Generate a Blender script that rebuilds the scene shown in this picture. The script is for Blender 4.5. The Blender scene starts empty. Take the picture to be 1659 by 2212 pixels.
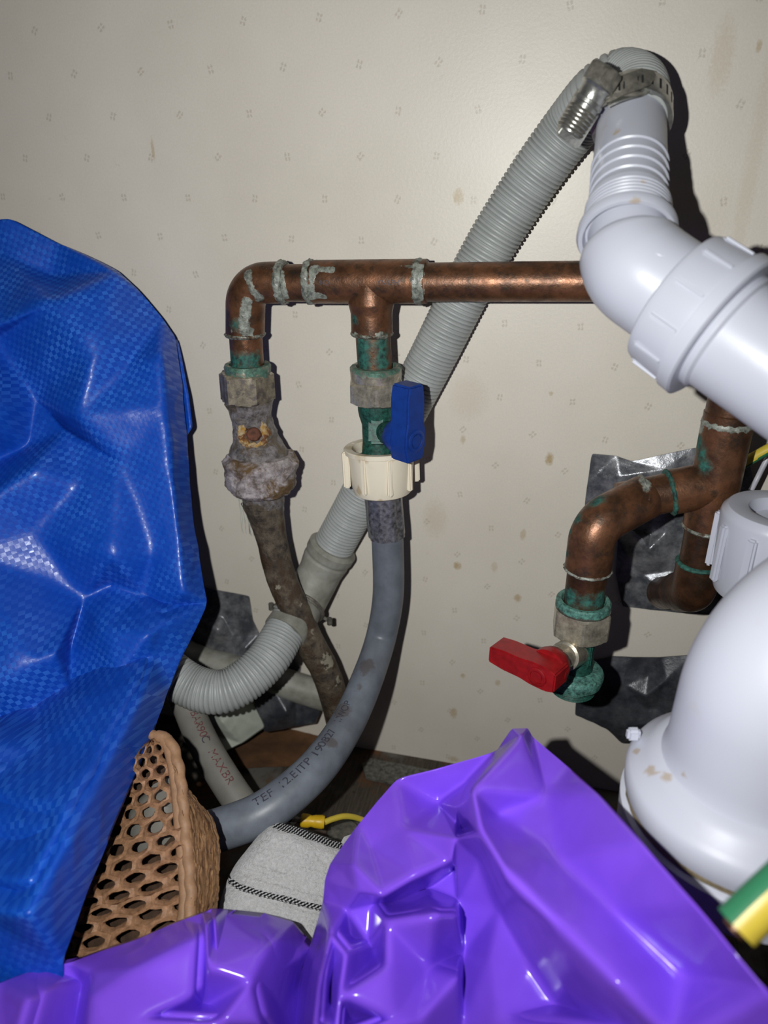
import bpy, bmesh, math, random
from mathutils import Vector, Matrix, noise
from mathutils.geometry import delaunay_2d_cdt
random.seed(4)
sc = bpy.context.scene
V = Vector

# ------------------------------------------------------------------ camera, light, world
FPX = 1600.0; YAW = math.radians(13.5); PIT = math.radians(24.5)
CAM = V((0, -.333, .313))
FW = V((-math.sin(YAW)*math.cos(PIT), math.cos(YAW)*math.cos(PIT), -math.sin(PIT)))
RT = V((math.cos(YAW), math.sin(YAW), 0)); UP = RT.cross(FW)
cd = bpy.data.cameras.new('camera'); cam = bpy.data.objects.new('camera', cd); sc.collection.objects.link(cam)
m3 = Matrix((RT, UP, -FW)).transposed()
cam.matrix_world = Matrix.Translation(CAM) @ m3.to_4x4()
cd.sensor_fit = 'VERTICAL'; cd.sensor_height = 9.8; cd.lens = 9.8*FPX/2212; cd.clip_start = .002; cd.clip_end = 20
cd.dof.use_dof = True; cd.dof.focus_distance = .30; cd.dof.aperture_fstop = 3.2
sc.camera = cam
w = bpy.data.worlds.new('world'); sc.world = w; w.use_nodes = True
w.node_tree.nodes['Background'].inputs[0].default_value = (.8, .85, 1, 1)
w.node_tree.nodes['Background'].inputs[1].default_value = .012
ld = bpy.data.lights.new('phone_flash', 'SPOT'); ld.energy = 3.75; ld.color = (.985, 1, .97)
ld.spot_size = math.radians(142); ld.spot_blend = 1.0; ld.shadow_soft_size = .0022
lo = bpy.data.objects.new('phone_flash', ld); sc.collection.objects.link(lo)
lo.matrix_world = Matrix.Translation(CAM - RT*.032 + UP*.008) @ m3.to_4x4() @ Matrix.Rotation(math.radians(4), 4, 'X')
sc.view_settings.view_transform = 'Standard'; sc.view_settings.look = 'None'
sc.view_settings.gamma = 1; sc.view_settings.exposure = 0.0; sc.view_settings.use_curve_mapping = False

def ray(px, py): return FW + RT*((px-829.5)/FPX) + UP*((1106-py)/FPX)
def P(px, py, t): return CAM + ray(px, py)*t                       # point at depth t
def W(px, py, d=0):                                                # point d in front of the back wall
    r = ray(px, py); return CAM + r*((-d-CAM.y)/r.y)
def FL(px, py, h=0):                                               # point h above the floor
    r = ray(px, py); return CAM + r*((h-CAM.z)/r.z)

# ------------------------------------------------------------------ node helper / materials
def lin(c):
    return tuple((x/255/12.92 if x/255 <= .04045 else ((x/255+.055)/1.055)**2.4) for x in c) + (1,)
class NT:
    def __init__(s, name):
        s.m = bpy.data.materials.new(name); s.m.use_nodes = True; s.t = s.m.node_tree; s.b = s.t.nodes['Principled BSDF']
        s.tc = s.t.nodes.new('ShaderNodeTexCoord')
    def n(s, typ, ins=None, **kw):
        nd = s.t.nodes.new(typ)
        for k, v in kw.items(): setattr(nd, k, v)
        for k, v in (ins or {}).items(): s.set(nd.inputs[k], v)
        return nd
    def set(s, sock, v):
        if isinstance(v, bpy.types.NodeSocket): s.t.links.new(v, sock)
        else: sock.default_value = v
    def noise(s, scale, detail=3, rough=.6, vec=None, dist=0):
        return s.n('ShaderNodeTexNoise', {'Vector': vec or s.tc.outputs['Object'], 'Scale': scale, 'Detail': detail, 'Roughness': rough, 'Distortion': dist}).outputs['Fac']
    def math(s, op, a, b=0, c=0, clamp=False):
        nd = s.n('ShaderNodeMath', {0: a, 1: b, 2: c}, operation=op); nd.use_clamp = clamp; return nd.outputs[0]
    def mr(s, v, a, b, c=0, d=1): return s.n('ShaderNodeMapRange', {'Value': v, 'From Min': a, 'From Max': b, 'To Min': c, 'To Max': d}).outputs[0]
    def mix(s, f, a, b):
        nd = s.n('ShaderNodeMix', data_type='RGBA'); s.set(nd.inputs[0], f); s.set(nd.inputs[6], a); s.set(nd.inputs[7], b); return nd.outputs[2]
    def attr(s, name): return s.n('ShaderNodeAttribute', attribute_name=name).outputs['Fac']
    def bump(s, h, strength=.3, dist=.0005, normal=None):
        nd = s.n('ShaderNodeBump', {'Height': h, 'Strength': strength, 'Distance': dist})
        if normal: s.set(nd.inputs['Normal'], normal)
        return nd.outputs[0]
    def out(s, color=None, rough=None, metal=None, normal=None, spec=None, alpha=None):
        for k, v in (('Base Color', color), ('Roughness', rough), ('Metallic', metal), ('Normal', normal), ('Specular IOR Level', spec), ('Alpha', alpha)):
            if v is not None: s.set(s.b.inputs[k], v)
        return s.m
def ragged(n, name, scale=450, w=.9, lo=.5, hi=.62):               # attribute mask with a ragged edge
    return n.mr(n.math('ADD', n.attr(name), n.math('MULTIPLY', n.math('SUBTRACT', n.noise(scale, 4, .7), .5), w)), lo, hi)
def plain(name, rgb, rough=.5, metal=0, var=.12, scale=150, bump=.1, spec=.5, bscale=900):
    n = NT(name); c = lin(rgb); d = tuple(x*(1-2*var) for x in c[:3])+(1,)
    col = n.mix(n.mr(n.noise(scale, 4), .3, .7), d, c)
    return n.out(col, rough, metal, n.bump(n.noise(bscale, 3), bump, .0003), spec)

def mat_copper(name, dark=1.0):
    n = NT(name)
    c1 = tuple(x*dark for x in (.075, .036, .020))+(1,); c2 = tuple(x*dark for x in (.22, .095, .046))+(1,)
    col = n.mix(n.mr(n.noise(110, 5, .65), .35, .68), c1, c2)
    col = n.mix(n.mr(n.noise(140, 6, .75), .52, .66, 0, .75), col, (.035, .032, .026, 1))
    g = ragged(n, 'green', 350, .7, .42, .75); s = ragged(n, 'solder', 260, .55, .5, .58)
    grn = n.mix(n.mr(n.noise(500, 4), .35, .65), (.008, .030, .026, 1), (.028, .14, .11, 1))
    col = n.mix(g, col, grn)
    sol = n.mix(n.mr(n.noise(420, 4, .7), .35, .65), (.07, .075, .06, 1), (.31, .33, .29, 1))
    col = n.mix(s, col, sol)
    rough = n.math('ADD', n.mr(n.noise(250, 4), .3, .7, .28, .5), n.math('MULTIPLY', g, .3))
    metal = n.math('MULTIPLY', n.math('SUBTRACT', 1, n.math('MAXIMUM', g, s)), .55)
    h = n.math('ADD', n.noise(900, 4), n.math('MULTIPLY', s, n.math('MULTIPLY', n.noise(350, 4, .7), 3)))
    return n.out(col, rough, metal, n.bump(h, .22, .0005))
def mat_brass(name, base, green, amount=.5):                       # plated brass with verdigris
    n = NT(name)
    col = n.mix(n.mr(n.noise(260, 5, .7), .35, .65), lin(tuple(x*.68 for x in base)), lin(base))
    g = ragged(n, 'green', 300, .8, amount, amount+.15)
    grn = n.mix(n.mr(n.noise(600, 4, .75), .35, .65), lin(tuple(x*.45 for x in green)), lin(green))
    col = n.mix(g, col, grn)
    return n.out(col, n.mr(g, 0, 1, .25, .5), n.mr(g, 0, 1, .6, .1), n.bump(n.noise(500, 4, .7), .22, .0005))
def mat_crust(name, cols, rough=.3, scale=220):                    # mineral crust and grime
    n = NT(name)
    a = n.mix(n.mr(n.noise(scale, 6, .75), .38, .62), lin(cols[0]), lin(cols[1]))
    a = n.mix(n.mr(n.noise(scale*.45, 5, .7, dist=.6), .5, .6), a, lin(cols[2]))
    r = ragged(n, 'rust', 260, 1.3, .55, .62); a = n.mix(r, a, lin(cols[3]))
    return n.out(a, rough, 0, n.bump(n.noise(scale*3, 6, .8), .8, .0012), .6)

M = {}
M['copper'] = mat_copper('copper'); M['copper_dark'] = mat_copper('copper_dark', .62)
M['nut_metal'] = mat_brass('nut_metal', (205, 196, 178), (90, 128, 112), .62)
M['body_green'] = mat_brass('body_green', (120, 140, 125), (38, 92, 80), .30)
M['verdigris'] = mat_brass('verdigris', (120, 120, 110), (96, 150, 138), .25)
M['crust'] = mat_crust('crust', ((74, 69, 66), (150, 143, 145), (98, 84, 66), (70, 40, 25)), .22)
M['crust_nut'] = mat_crust('crust_nut', ((104, 92, 86), (196, 186, 188), (108, 84, 54), (70, 40, 25)), .25, 170)
M['dirty_hose'] = mat_crust('dirty_hose', ((44, 33, 25), (108, 96, 80), (66, 48, 30), (150, 142, 126)), .45, 130)
M['nut_crust'] = mat_brass('nut_crust', (196, 184, 160), (104, 94, 88), .42)
M['rust'] = plain('rust', (110, 62, 40), .8, 0, .35, 500, .8)
M['rust_ring'] = mat_crust('rust_ring', ((190, 140, 50), (205, 190, 160), (120, 75, 45), (70, 40, 25)), .5, 400)
def mat_white(name, rgb, rough=.36):
    n = NT(name); c = lin(rgb)
    col = n.mix(n.mr(n.noise(90, 5, .7), .62, .8, 0, .25), c, lin((188, 170, 125)))
    st = ragged(n, 'stain', 300, .5, .5, .7); col = n.mix(n.math('MULTIPLY', st, .55), col, lin((165, 135, 80)))
    return n.out(col, rough, 0, n.bump(n.noise(600, 3), .05, .0003), .45)
M['white'] = mat_white('white_plastic', (180, 182, 194)); M['white_trap'] = mat_white('white_trap_plastic', (198, 200, 213), .42)
M['cream'] = mat_white('cream_plastic', (224, 214, 194), .45)
M['gasket'] = plain('gasket', (150, 135, 105), .8, 0, .25, 500)
M['steel'] = plain('steel', (200, 200, 195), .28, .85, .25, 350, .25); M['steel_dull'] = plain('steel_dull', (140, 136, 126), .45, .5, .3, 400, .5)
M['dark'] = plain('dark_gap', (26, 26, 28), .7)
n = NT('drain_grey'); M['drain'] = n.out(n.mix(n.mr(n.noise(60, 4), .3, .7), lin((150, 153, 152)), lin((168, 171, 170))), .42, 0, n.bump(n.noise(1500, 2), .05, .0002), .4)
n = NT('drain_cuff'); M['cuff'] = n.out(n.mix(n.mr(n.noise(90, 4), .35, .7), lin((118, 116, 106)), lin((158, 157, 150))), .5)
n = NT('inlet_hose_grey')
st = n.math('MULTIPLY', ragged(n, 'stain', 160, .8, .5, .62), .7)
M['hose'] = n.out(n.mix(st, n.mix(n.mr(n.noise(120, 4), .3, .7), lin((93, 98, 107)), lin((112, 118, 128))), lin((82, 74, 72))), .42, 0, n.bump(n.noise(500, 3), .08, .0004), .45)
M['hose_pale'] = plain('hose_pale', (128, 125, 118), .55, 0, .12, 70)
M['print_red'] = plain('print_red', (122, 72, 74), .6, 0, .3, 900); M['print_dark'] = plain('print_dark', (66, 64, 76), .6, 0, .2, 900)
M['blue_lever'] = plain('blue_lever', (20, 58, 140), .45, 0, .12, 300, .15); M['red_lever'] = plain('red_lever', (152, 18, 24), .42, 0, .2, 300, .15)
M['wire_yellow'] = plain('wire_yellow', (205, 180, 66), .4, 0, .05); M['wire_green'] = plain('wire_green', (50, 120, 85), .4, 0, .05)
M['crimp'] = plain('crimp_yellow', (225, 180, 30), .4); M['wire_white'] = plain('wire_white', (190, 190, 200), .4)
# ferrule: crinkled clear sleeve
M['ferrule'] = plain('ferrule', (150, 148, 154), .3, .55, .4, 500, .5)
# duct tape
n = NT('duct_tape'); M['tape'] = n.out(n.mix(n.mr(n.noise(80, 5, .7), .4, .65), lin((84, 86, 92)), lin((150, 150, 154))), n.mr(n.noise(40, 3), .4, .65, .25, .45), .4, n.bump(n.noise(150, 5, .7), .35, .001), .6)
n = NT('duct_tape_dark'); M['tape_dark'] = n.out(n.mix(n.mr(n.noise(80, 5, .7), .4, .65), lin((52, 54, 60)), lin((84, 85, 90))), n.mr(n.noise(40, 3), .4, .65, .3, .5), .2, n.bump(n.noise(150, 5, .7), .4, .001), .5)
M['paper'] = plain('dirty_white_sheet', (178, 182, 170), .8, 0, .15, 40, .4)
# wall board
def mat_wall():
    n = NT('wall_board'); sx = n.n('ShaderNodeSeparateXYZ', {0: n.tc.outputs['Object']}); X, Z = sx.outputs[0], sx.outputs[2]
    base = n.mix(n.mr(n.noise(9, 4), .35, .65), (.63, .575, .50, 1), (.70, .645, .57, 1))
    dust = n.mr(n.noise(1200, 3, .7), .35, .7, -.035, .035)
    def sprig(x0, z0):                                             # printed sprigs, a staggered repeat
        u = n.math('DIVIDE', n.math('SUBTRACT', X, x0), .03235); v = n.math('DIVIDE', n.math('SUBTRACT', Z, z0), .0332)
        iu = n.math('ROUND', u); iv = n.math('ROUND', v)
        du = n.math('MULTIPLY', n.math('SUBTRACT', u, iu), .03235); dv = n.math('MULTIPLY', n.math('SUBTRACT', v, iv), .0332)
        wn = n.n('ShaderNodeTexWhiteNoise', {'Vector': n.n('ShaderNodeCombineXYZ', {0: iu, 1: iv}).outputs[0]}, noise_dimensions='2D').outputs['Value']
        an = n.math('MULTIPLY', n.math('SUBTRACT', wn, .3), 1.2)
        ca = n.math('COSINE', an); sa = n.math('SINE', an)
        a = n.math('SUBTRACT', n.math('MULTIPLY', du, ca), n.math('MULTIPLY', dv, sa)); b = n.math('ADD', n.math('MULTIPLY', du, sa), n.math('MULTIPLY', dv, ca))
        a = n.math('SUBTRACT', n.math('ABSOLUTE', a), .0007); b = n.math('SUBTRACT', n.math('ABSOLUTE', b), .00085)
        r = n.math('SQRT', n.math('ADD', n.math('POWER', n.math('MULTIPLY', a, 1.4), 2), n.math('POWER', b, 2)))
        return n.mr(n.math('ADD', r, n.mr(n.noise(1500, 3), .3, .7, -.0005, .0005)), .0004, .0009, 1, 0)
    s = n.math('MAXIMUM', sprig(-.2358, .3697), sprig(-.2196, .3531))
    col = n.mix(n.math('MULTIPLY', s, .42), base, (.34, .29, .22, 1))
    spots = [(990, 425, .0022, .0030, .6), (1187, 992, .0018, .0030, .9), (1130, 1155, .0014, .003, .5), (988, 1222, .002, .0022, .8), (1118, 1292, .0018, .0024, .7), (1068, 1225, .0016, .003, .35),
             (330, 322, .0008, .0045, .5), (980, 1540, .002, .0035, .6), (1000, 950, .0012, .002, .5), (1330, 430, .0016, .003, .4), (1640, 100, .001, .002, .6), (940, 1120, .006, .010, .22),
             (1010, 860, .009, .010, .15), (1560, 120, .004, .012, .25), (1000, 1460, .0015, .0015, .6), (1075, 1475, .0015, .002, .5), (980, 1640, .003, .002, .5), (1190, 850, .001, .001, .5),
             (690, 1270, .001, .004, .4), (700, 1290, .001, .003, .4), (1620, 380, .003, .05, .15), (1540, 470, .006, .02, .06)]
    for (px, py, rx, rz, k) in spots:
        q = W(px, py)
        e = n.math('ADD', n.math('POWER', n.math('DIVIDE', n.math('SUBTRACT', X, q.x), rx), 2), n.math('POWER', n.math('DIVIDE', n.math('SUBTRACT', Z, q.z), rz), 2))
        f = n.mr(n.math('ADD', e, n.mr(n.noise(600, 3), .3, .7, -.5, .5)), .2, 1.5, k, 0)
        col = n.mix(f, col, (.42, .31, .16, 1))
    col = n.mix(n.mr(n.noise(130, 4, .75), .66, .76, 0, .3), col, (.42, .33, .20, 1))
    hsv = n.n('ShaderNodeHueSaturation', {'Color': col, 'Value': n.math('ADD', 1, dust)})
    return n.out(hsv.outputs[0], .42, 0, n.bump(n.noise(700, 3), .12, .0004), .5)
M['wall'] = mat_wall()
n = NT('floor_board'); sx = n.n('ShaderNodeSeparateXYZ', {0: n.tc.outputs['Object']})
stx = n.n('ShaderNodeMapping', {'Vector': n.tc.outputs['Object'], 'Rotation': (0, 0, .5), 'Scale': (900, 60, 60)}).outputs[0]
c = n.mix(n.mr(n.noise(1, 4, .7, stx), .35, .65), lin((44, 37, 31)), lin((76, 67, 56)))
c = n.mix(n.mr(n.noise(28, 5, .7), .5, .62), c, lin((92, 60, 34)))
c = n.mix(n.mr(n.noise(16, 4, .7), .48, .56), c, lin((92, 88, 82)))
c = n.mix(n.mr(n.noise(160, 5, .8), .6, .7), c, lin((24, 20, 18)))
M['floor'] = n.out(c, .75, 0, n.bump(n.noise(1, 4, .7, stx), .4, .0008))
M['card'] = plain('brown_card', (104, 70, 42), .85, 0, .3, 60, .6)
# woven blue tarpaulin sheet
n = NT('woven_blue'); uv = n.tc.outputs['UV']
su = n.n('ShaderNodeSeparateXYZ', {0: n.n('ShaderNodeVectorMath', {0: uv, 1: n.n('ShaderNodeVectorMath', {0: n.n('ShaderNodeTexNoise', {'Vector': uv, 'Scale': 40.}).outputs['Color'], 'Scale': .003}, operation='SCALE').outputs[0]}, operation='ADD').outputs[0]})
U_, V_ = su.outputs[0], su.outputs[1]; PIT_ = .0019
ck = n.n('ShaderNodeTexChecker', {'Vector': n.n('ShaderNodeCombineXYZ', {0: U_, 1: V_}).outputs[0], 'Scale': 1/PIT_}).outputs['Fac']
wu = n.math('SINE', n.math('MULTIPLY', U_, math.pi/PIT_)); wv = n.math('SINE', n.math('MULTIPLY', V_, math.pi/PIT_))
prod = n.math('ABSOLUTE', n.math('MULTIPLY', wu, wv))
hs = n.math('MULTIPLY', n.n('ShaderNodeMix', {0: ck, 2: n.math('ABSOLUTE', wu), 3: n.math('ABSOLUTE', wv)}).outputs[0], 1)
mot = n.n('ShaderNodeTexWhiteNoise', {'Vector': n.n('ShaderNodeVectorMath', {0: n.n('ShaderNodeVectorMath', {0: n.n('ShaderNodeCombineXYZ', {0: U_, 1: V_}).outputs[0], 'Scale': 1/PIT_}, operation='SCALE').outputs[0]}, operation='FLOOR').outputs[0]}, noise_dimensions='2D').outputs['Value']
pat = n.mr(n.noise(22, 3, .6, uv), .42, .60)
light = n.math('MULTIPLY', n.math('MULTIPLY', ck, n.math('ADD', .3, n.math('MULTIPLY', mot, .7))), n.math('ADD', .25, n.math('MULTIPLY', pat, .75)))
col = n.mix(light, (.002, .062, .46, 1), (.035, .17, .68, 1))
col = n.mix(n.mr(n.noise(400, 3, .7, uv), .35, .65, 0, .25), col, (.001, .045, .34, 1))
M['blue_weave'] = n.out(col, n.mr(n.math('ADD', n.math('MULTIPLY', ck, .6), n.math('MULTIPLY', mot, .4)), 0, 1, .52, .30), 0, n.bump(hs, .10, .0003, n.bump(n.noise(110, 4, .6, uv), .3, .0010)), .5)
# purple film
n = NT('purple_film'); uvn = n.tc.outputs['Object']
M['purple'] = n.out(n.mix(n.mr(n.noise(30, 3), .3, .7), (.175, .062, .62, 1), (.215, .078, .76, 1)), .2, 0, n.bump(n.noise(45, 2, .5), .22, .003, n.bump(n.noise(900, 2), .02, .0003)), .5)
# tan mesh cloth
n = NT('tan_mesh'); M['tan'] = n.out(n.mix(n.mr(n.noise(500, 4, .7), .3, .7), lin((120, 86, 60)), lin((170, 128, 96))), .62, 0, n.bump(n.noise(1500, 3), .35, .0006))
n = NT('tan_side'); mp = n.n('ShaderNodeMapping', {'Vector': n.tc.outputs['UV'], 'Scale': (60, 900, 1)}).outputs[0]
M['tan_side'] = n.out(n.mix(n.mr(n.noise(1, 4, .7, mp, .5), .4, .6), lin((100, 68, 42)), lin((168, 128, 88))), .6, 0, n.bump(n.noise(1, 4, .7, mp, .5), .8, .0015))
M['tan_rim'] = plain('tan_rim', (160, 122, 90), .6, 0, .15, 300, .4)
# terry towel: dashed black yarn lines in u,v
n = NT('towel'); su = n.n('ShaderNodeSeparateXYZ', {0: n.tc.outputs['UV']}); uu, vv = su.outputs[0], su.outputs[1]
def band(v0, hw): return n.mr(n.math('ADD', n.math('ABSOLUTE', n.math('SUBTRACT', vv, v0)), n.mr(n.noise(900, 3), .3, .7, -.0002, .0002)), hw*.8, hw, 1, 0)
bands = n.math('MAXIMUM', band(.0005, .0014), band(.0275, .0013))
dash = n.math('SINE', n.math('MULTIPLY', n.math('ADD', uu, n.math('MULTIPLY', vv, 1.2)), 2*math.pi/.0014))
dash2 = n.math('SINE', n.math('MULTIPLY', n.math('SUBTRACT', uu, n.math('MULTIPLY', vv, .6)), 2*math.pi/.0011))
dd = n.mr(n.math('ADD', dash, n.math('MULTIPLY', dash2, .5)), -.7, .1)
col = n.mix(n.mr(n.noise(900, 4, .8), .3, .7), lin((196, 194, 194)), lin((236, 234, 236)))
col = n.mix(n.math('MULTIPLY', bands, dd), col, lin((34, 36, 38)))
M['towel'] = n.out(col, .95, 0, n.bump(n.noise(1300, 4, .8), .9, .0012, n.bump(n.noise(150, 4), .5, .0015)), .1)

# ------------------------------------------------------------------ geometry helpers
def root_loc(o):
    p = V((0, 0, 0))
    while o is not None: p = p + V(o.location); o = o.parent
    return p
def thing(name, label, cat, loc, group=None):
    o = bpy.data.objects.new(name, None); o.empty_display_size = .01; sc.collection.objects.link(o); o.location = loc
    o['label'] = label; o['category'] = cat
    if group: o['group'] = group
    return o
def tag(o, label, cat, group=None):
    o['label'] = label; o['category'] = cat
    if group: o['group'] = group
    return o
def obj(name, geo, m, parent=None, label=None, smooth=True, angle=35, uv=None, attrs=None, kind=None):
    verts, faces = geo[0], geo[1]
    base = root_loc(parent)
    if parent is None:
        zs = [v[2] for v in verts]; base = V((sum(v[0] for v in verts)/len(verts), sum(v[1] for v in verts)/len(verts), min(zs)))
        if kind == 'structure': base = V((0, 0, 0))
    me = bpy.data.meshes.new(name); me.from_pydata([(v[0]-base.x, v[1]-base.y, v[2]-base.z) for v in verts], [], faces)
    me.materials.append(M[m] if isinstance(m, str) else m)
    if uv:
        l = me.uv_layers.new(name='UVMap'); 
        for lp in me.loops: l.data[lp.index].uv = uv[lp.vertex_index]
    for k, fn in (attrs or {}).items():
        a = me.attributes.new(k, 'FLOAT', 'POINT')
        for i, v in enumerate(verts): a.data[i].value = fn(V(v))
    if smooth:
        me.shade_smooth(); me.set_sharp_from_angle(angle=math.radians(angle))
    bm = bmesh.new(); bm.from_mesh(me); bmesh.ops.recalc_face_normals(bm, faces=bm.faces); bm.to_mesh(me); bm.free()
    o = bpy.data.objects.new(name, me); sc.collection.objects.link(o)
    if parent is not None: o.parent = parent
    else: o.location = base
    if label: o['label'] = label
    if kind: o['kind'] = kind
    return o
def join(*gs):
    v, f = [], []
    for g in gs:
        k = len(v); v += list(g[0]); f += [tuple(i+k for i in q) for q in g[1]]
    return v, f
def spline(pts, step=.001):                                        # centripetal-ish Catmull-Rom resampled
    pts = [V(p) for p in pts]; q = [pts[0]*2-pts[1]] + pts + [pts[-1]*2-pts[-2]]; out = []
    for i in range(1, len(q)-2):
        a, b, c, d = q[i-1:i+3]; k = max(4, int((c-b).length/step*1.5))
        for j in range(k):
            t = j/k; out.append(.5*((2*b)+(c-a)*t+(2*a-5*b+4*c-d)*t*t+(3*b-a-3*c+d)*t**3))
    out.append(pts[-1])
    res = [out[0]]; acc = 0; last = out[0]
    for p in out[1:]:
        while (p-last).length >= step:
            last = last + (p-last).normalized()*step; res.append(last.copy())
    if (res[-1]-out[-1]).length > step*.3: res.append(out[-1])
    return res
def frames(path):
    T = [(path[min(i+1, len(path)-1)]-path[max(i-1, 0)]).normalized() for i in range(len(path))]
    a = V((0, 0, 1)) if abs(T[0].z) < .9 else V((1, 0, 0)); N = [(a-T[0]*a.dot(T[0])).normalized()]
    for i in range(1, len(path)):
        v = N[-1]-T[i]*N[-1].dot(T[i]); N.append(v.normalized())
    return T, N
def tube(path, rad, seg=32, cap=True, mod=None, ret=False):
    T, N = frames(path); v = []; f = []; uv = []; s = 0
    for i, p in enumerate(path):
        if i: s += (p-path[i-1]).length
        B = T[i].cross(N[i])
        r = rad(s) if callable(rad) else rad
        for k in range(seg):
            a = 2*math.pi*k/seg; rr = r*(1 + (mod(s, a) if mod else 0))
            v.append(p + (N[i]*math.cos(a)+B*math.sin(a))*rr); uv.append((s, a))
    for i in range(len(path)-1):
        for k in range(seg):
            k2 = (k+1) % seg; f.append((i*seg+k, i*seg+k2, (i+1)*seg+k2, (i+1)*seg+k))
    if cap:
        f.append(tuple(range(seg))[::-1]); f.append(tuple(range((len(path)-1)*seg, len(path)*seg)))
    return (v, f, uv) if ret else (v, f)
def lathe(o, ax, prof, seg=48, mod=None, ref=None):                # prof: (height along ax, radius)
    ax = V(ax).normalized(); a = ref or (V((0, 0, 1)) if abs(ax.z) < .9 else V((1, 0, 0))); Nn = (a-ax*a.dot(ax)).normalized(); B = ax.cross(Nn)
    v, f = [], []
    for (h, r) in prof:
        for k in range(seg):
            t = 2*math.pi*k/seg; rr = r*(1+(mod(h, t) if mod else 0)); v.append(V(o)+ax*h+(Nn*math.cos(t)+B*math.sin(t))*rr)
    for i in range(len(prof)-1):
        for k in range(seg):
            k2 = (k+1) % seg; f.append((i*seg+k, i*seg+k2, (i+1)*seg+k2, (i+1)*seg+k))
    f.append(tuple(range(seg))[::-1]); f.append(tuple(range((len(prof)-1)*seg, len(prof)*seg)))
    return v, f
def hexnut(o, ax, h, r, rot=0, cham=.0012, hole=None):             # six-sided with chamfered corners
    ax = V(ax).normalized(); a = V((0, 0, 1)) if abs(ax.z) < .9 else V((0, -1, 0)); Nn = (a-ax*a.dot(ax)).normalized(); B = ax.cross(Nn)
    seg = 60
    def rad(t, k): 
        w = (t-rot) % (math.pi/3)-math.pi/6; hx = r*math.cos(math.pi/6)/math.cos(w)
        return min(hx, k)
    ins = r*math.cos(math.pi/6)
    prof = [(0, ins*.93), (0.0001, ins*.97), (cham*.5, ins*1.03), (cham, r*1.01), (h-cham, r*1.01), (h-cham*.5, ins*1.03), (h-.0001, ins*.97), (h, ins*.93)]
    v, f = [], []
    for (hh, k) in prof:
        for i in range(seg):
            t = 2*math.pi*i/seg; rr = rad(t, k); v.append(V(o)+ax*hh+(Nn*math.cos(t)+B*math.sin(t))*rr)
    for i in range(len(prof)-1):
        for k in range(seg):
            k2 = (k+1) % seg; f.append((i*seg+k, i*seg+k2, (i+1)*seg+k2, (i+1)*seg+k))
    f.append(tuple(range(seg))[::-1]); f.append(tuple(range((len(prof)-1)*seg, len(prof)*seg)))
    return v, f
def box(c, X, Y, Z, sx, sy, sz, bev=.0006):                        # bevelled box in a frame, centre c
    bm = bmesh.new(); bmesh.ops.create_cube(bm, size=1)
    for q in bm.verts: q.co = V((q.co.x*sx, q.co.y*sy, q.co.z*sz))
    if bev: bmesh.ops.bevel(bm, geom=list(bm.edges), offset=bev, segments=2, affect='EDGES')
    v = [V(c)+X*q.co.x+Y*q.co.y+Z*q.co.z for q in bm.verts]; bm.verts.index_update(); f = [tuple(q.index for q in g.verts) for g in bm.faces]; bm.free()
    return v, f
def extrude_poly(poly, o, X, Y, Z, th, bev=.0008):                 # outline in X,Y pushed th along Z, bevelled
    bm = bmesh.new(); vs = [bm.verts.new((x, y, 0)) for x, y in poly]; fc = bm.faces.new(vs)
    r = bmesh.ops.extrude_face_region(bm, geom=[fc]); 
    for e in r['geom']:
        if isinstance(e, bmesh.types.BMVert): e.co.z += th
    bmesh.ops.recalc_face_normals(bm, faces=bm.faces)
    bmesh.ops.bevel(bm, geom=list(bm.edges), offset=bev, segments=2, affect='EDGES', clamp_overlap=True)
    bmesh.ops.triangulate(bm, faces=[q for q in bm.faces if len(q.verts) > 4])
    bm.verts.index_update(); v = [V(o)+X*q.co.x+Y*q.co.y+Z*q.co.z for q in bm.verts]; f = [tuple(q.index for q in g.verts) for g in bm.faces]; bm.free()
    return v, f
def lumpy(geo, amp, scale, seed=0):
    v, f = geo[0], geo[1]; c = sum((V(p) for p in v), V())/len(v)
    out = []
    for p in v:
        p = V(p); k = noise.fractal(p*scale+V((seed, seed, 0)), .8, 2.1, 4)
        out.append(p+(p-c).normalized()*amp*k)
    return out, f
def wrap_text(txt, path, r, s0, ang, size, flip=False):            # lettering wrapped on a tube
    cu = bpy.data.curves.new('t', 'FONT'); cu.body = txt; cu.size = size; ob = bpy.data.objects.new('t', cu); sc.collection.objects.link(ob)
    dg = bpy.context.evaluated_depsgraph_get(); dg.update(); me = ob.evaluated_get(dg).to_mesh()
    bm = bmesh.new(); bm.from_mesh(me); bmesh.ops.triangulate(bm, faces=bm.faces)
    T, N = frames(path); step = (path[1]-path[0]).length; out = []
    for q in bm.verts:
        x, y = q.co.x, q.co.y-size*.35
        if flip: x, y = -x, -y
        s = s0+x; i = max(0, min(len(path)-2, int(s/step))); fr = s/step-i; p = path[i].lerp(path[i+1], fr); Nn = N[i]; B = T[i].cross(Nn)
        a = ang-y/r; out.append(p+(Nn*math.cos(a)+B*math.sin(a))*(r+.00012))
    bm.verts.index_update(); f = [tuple(q.index for q in g.verts) for g in bm.faces]; bm.free()
    ob.evaluated_get(dg).to_mesh_clear(); bpy.data.objects.remove(ob)
    return out, f
def near(pts, r):                                                  # attribute: 1 at the points, 0 beyond r
    pts = [(V(p), k) if not isinstance(p, tuple) or isinstance(p[0], float) else (V(p[0]), p[1]) for p in pts]
    def fn(v):
        return max(max(0, 1-(v-p).length/(r*k)) for p, k in pts)
    return fn
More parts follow.
